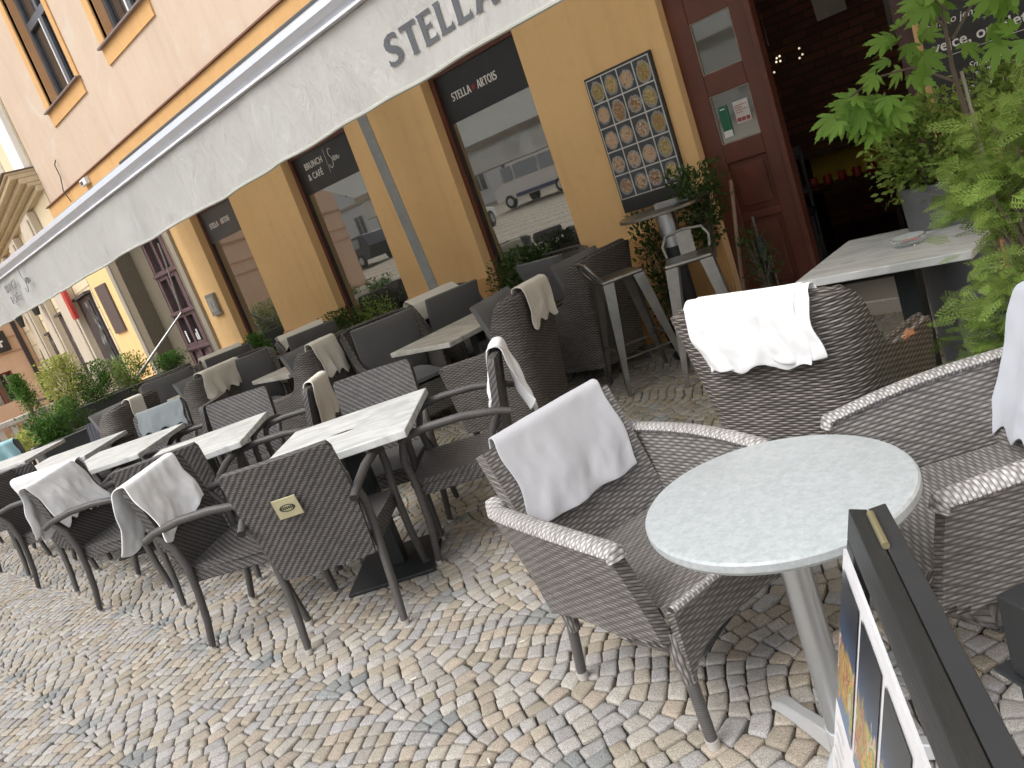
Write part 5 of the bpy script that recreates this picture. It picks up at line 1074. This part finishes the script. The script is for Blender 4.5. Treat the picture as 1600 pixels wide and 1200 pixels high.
hol = [(5.10, 5.95, .9, 1.75), (3.1, 4.9, 0, 2.1), (-.5, 1.2, 0, 2.1)]
m = MB()
def wallx(mb, y0, y1, z0, z1, hs_, x0, x1):
    ys = sorted({y0, y1, *[h[0] for h in hs_], *[h[1] for h in hs_]}); zs = sorted({z0, z1, *[h[2] for h in hs_], *[h[3] for h in hs_]})
    for a, b in zip(ys[:-1], ys[1:]):
        for c0, d in zip(zs[:-1], zs[1:]):
            if not any(h[0] <= a+1e-6 and b <= h[1]+1e-6 and h[2] <= c0+1e-6 and d <= h[3]+1e-6 for h in hs_): mb.box(x0, x1, a, b, c0, d)
wallx(m, -8, 6.7, -.2, 9, hol, -.4, 0); m.box(-6, -.6, -8, 6.7, -.2, 9); m.build('wall', PL_S, sb, smooth=0)
m = MB()
for z in (2.2, 2.62, 3.3, 3.35): m.box(0, .03, -8, 6.6, z, z+.03)
m.box(-.01, .05, -8, 6.66, 0, .35); m.build('string_course', simple('salmon_dark', (.48, .28, .18), .8), sb, smooth=0)
for a, b, z0, z1 in hol:
    m = MB(); m.box(-.32, -.28, a, b, z0, z1); w_ = m.build('window', GLASS, sb, smooth=0)
    m = MB(); m.box(-.27, -.02, a, a+.04, z0, z1); m.box(-.27, -.02, b-.04, b, z0, z1); m.box(-.27, -.22, a+.04, b-.04, z1-.05, z1); m.box(-.27, -.22, (a+b)/2-.03, (a+b)/2+.03, z0, z1-.05); m.build('frame', simple('frame_red', (.25, .08, .06), .6), w_, smooth=0)
m = MB(); m.box(0, .06, 6.46, 6.58, 0, 9); m.build('downpipe', SHOPD, sb, smooth=0)
m = MB(); m.box(-25.66, -25.60, 5.2, 6.2, 2.28, 2.86); hs2 = m.build('hanging_sign', SIGN, smooth=0, bevel=.01); tag(hs2, 'black signboard with pale marks on the salmon pink house at the left edge', 'sign')
m = MB()
for k, y in enumerate((5.35, 5.65, 5.95)):
    m.box(-25.598, -25.59, y, y+.06, 2.42, 2.66); m.box(-25.598, -25.59, y-.05, y, 2.55, 2.60); m.box(-25.598, -25.59, y+.06, y+.12, 2.55, 2.60)
m.build('marks', LET, hs2, smooth=0)
# balustrade
ba = empty('stone_balustrade', (-17.2, 0, 0), 0, 'pale grey low stone balustrade with upright slots at the far left', 'balustrade')
m = MB(); m.box(-.15, .15, -1, 5.2, .70, .80); m.box(-.13, .13, -1, 5.2, 0, .42); m.build('rail', simple('stone_pale', (.50, .47, .45), .8), ba, smooth=0, bevel=.01)
for k in range(26):
    m = MB(); y = -.9+k*.235; m.box(-.09, .09, y-.055, y+.055, .42, .70); m.build('baluster', simple('stone_pale2', (.54, .51, .48), .8), ba, smooth=0, bevel=.012)
wt = empty('dark_bistro_table', (-15.4, 4.05, 0), 0, 'small dark bistro table standing high near the salmon house', 'table')
m = MB(); m.box(-.3, .3, -.3, .3, .98, 1.01); m.build('tabletop', BLK, wt, smooth=0); m = MB(); m.tube([(0, 0, 0), (0, 0, .98)], .03, 8); m.box(-.2, .2, -.2, .2, 0, .02); m.build('pedestal', BLK, wt)

# ---------------------------------------------------------------- across the square, seen in the panes
op = empty('opposite_row', (0, -31, 0), 0, 'pale rendered house row across the square mirrored in the shop windows', 'building')
m = MB(); m.box(-60, 20, -8, 0, 1.2, 9.5); m.build('wall', PL_W, op, smooth=0); m = MB(); m.box(-60, 20, 0, .2, 5.3, 5.5); m.box(-60, 20, 0, .45, 9.5, 9.8); m.build('cornice', PL_N2, op, smooth=0)
wm = MB(); wm2 = MB()
for k in range(26):
    for z in (2.6, 6.2):
        x = -58+k*3; fm = MB(); fm.box(x-.7, x+.7, .01, .08, z, z+1.9); w_ = fm.build('window', WHITE, op, smooth=0); g = MB(); g.box(x-.58, x-.05, .081, .09, z+.1, z+1.8); g.box(x+.05, x+.58, .081, .09, z+.1, z+1.8); g.build('pane', GLASS_D, w_, smooth=0)
m = MB(); m.add([(-60, .6, 9.8), (20, .6, 9.8), (20, -4, 13), (-60, -4, 13)], [(0, 1, 2, 3)]); m.add([(-60, -8, 9.8), (20, -8, 9.8), (20, -4, 13), (-60, -4, 13)], [(3, 2, 1, 0)]); m.build('roof', simple('roof_tile', (.22, .08, .05), .8, nscale=3), op, smooth=0)
def vehicle(name, x, y, z, rz, L, H, Wd, mat, prof, wins, label, cat):
    r = empty(name, (x, y, z), rz, label, cat)
    n = len(prof); V = [(p[0]*L, s*Wd/2*(1 if p[1] < .55 else .9), p[1]*H) for s in (-1, 1) for p in prof]
    m = MB(); m.add(V, [(k, (k+1) % n, n+(k+1) % n, n+k) for k in range(n)]+[tuple(range(n))[::-1], tuple(range(n, 2*n))]); m.build('body', mat, r, smooth=30, bevel=.04)
    m = MB()
    for s in (-1, 1):
        for (a, b, c0, d) in wins: m.add([(a*L, s*(Wd/2*.97+.012), c0*H), (b*L, s*(Wd/2*.97+.012), c0*H), (b*L, s*(Wd/2*.92+.012), d*H), (a*L+.1*L*(a < .15), s*(Wd/2*.92+.012), d*H)], [(0, 1, 2, 3) if s < 0 else (3, 2, 1, 0)])
    m.build('window', GLASS_D, r, smooth=0)
    for a in (.17, .80):
        for s in (-1, 1):
            m = MB(); m.tube([(a*L, s*Wd/2*.86, .33), (a*L, s*(Wd/2+.02), .33)], .33, 20); wl = m.build('wheel', RUB, r, smooth=30); m = MB(); m.tube([(a*L, s*(Wd/2+.021), .33), (a*L, s*(Wd/2+.03), .33)], .19, 12); m.build('rim', ALU, wl, smooth=0)
    for s in (-1, 1):
        m = MB(); m.box(.0, .03, s*Wd*.38-.12, s*Wd*.38+.12, .32*H, .40*H); m.build('headlight', WHITE, r, smooth=0, bevel=.01)
    return r
zg = lambda y: 1.9*(-3-y)/31
v = vehicle('white_van', -27.4, -19.5, zg(-19.5), 0, 5.3, 2.3, 2.0, WHITE, [(0, .18), (0, .42), (.05, .50), (.13, .56), (.24, .97), (.3, 1), (.99, 1), (1, .9), (1, .18)], [(.15, .28, .56, .86), (.31, .60, .56, .86), (.62, .95, .56, .86)], 'white minibus with a dark stripe of windows parked across the square', 'van')
m = MB()
for s in (-1, 1): m.box(1.4, 4.9, s*1.012-.004, s*1.012+.004, .45, .62); 
m.build('side_stripe', simple('stripe_blue', (.05, .08, .2), .4), v, smooth=0)

vehicle('white_hatchback', -24.5, -14, zg(-14), 1.2, 3.9, 1.5, 1.7, WHITE, [(0, .2), (0, .5), (.22, .58), (.38, .97), (.85, 1), (1, .62), (1, .2)], [(.30, .55, .6, .92), (.57, .85, .6, .92)], 'white hatchback seen from behind parked left of the van', 'car')
vehicle('dark_estate_car', -37, -15, zg(-15), 0.1, 4.8, 1.6, 1.85, CARDARK, [(0, .2), (0, .5), (.22, .6), (.36, .97), (.92, 1), (1, .6), (1, .2)], [(.30, .52, .62, .92), (.54, .86, .62, .92)], 'dark estate car parked across the square, mirrored in the middle window', 'car')
# fallen leaves and cigarette ends on the cobbles
LFD = leafm('leaf_dry', (.16, .07, .04), (.34, .17, .09), .1); g = np.random.default_rng(5)
for k in range(7):
    x, y = [(-2.75, 1.02), (-3.65, 1.52), (-4.4, 1.75), (-2.9, 1.1), (-5.9, 1.9), (-5.6, 1.3), (-3.9, 1.6)][k]
    fl = leaves_mesh('fallen_leaf', MPV[:30], MPF[:28], np.array([[0, 0, 0.]]), np.array([[g.normal(0, .3), g.normal(0, .3), 1]]), np.array([[g.normal(), g.normal(), 0]]), np.array([.035]), LFD); fl.location = (x, y, .012); tag(fl, 'small dry brown leaf lying on the cobbles', 'leaf', 'dry leaves on the cobbles')

# cigarette ends between the setts
BUTT = simple('cigarette_paper', (.62, .58, .50), .8); g = np.random.default_rng(8)
for k, (x, y) in enumerate([(-2.35, 1.25), (-3.3, .95), (-2.05, 1.55), (-4.1, 1.0), (-1.75, 1.05), (-2.9, 2.7)]):
    m = MB(); m.tube([(-.011, 0, .0045), (.011, 0, .0045)], .0038, 8); b = m.build('cigarette_end', BUTT, loc=(x, y, .002), rz=g.uniform(0, 3)); tag(b, 'flattened pale cigarette end lying between the cobbles', 'cigarette end', 'cigarette ends on the cobbles')
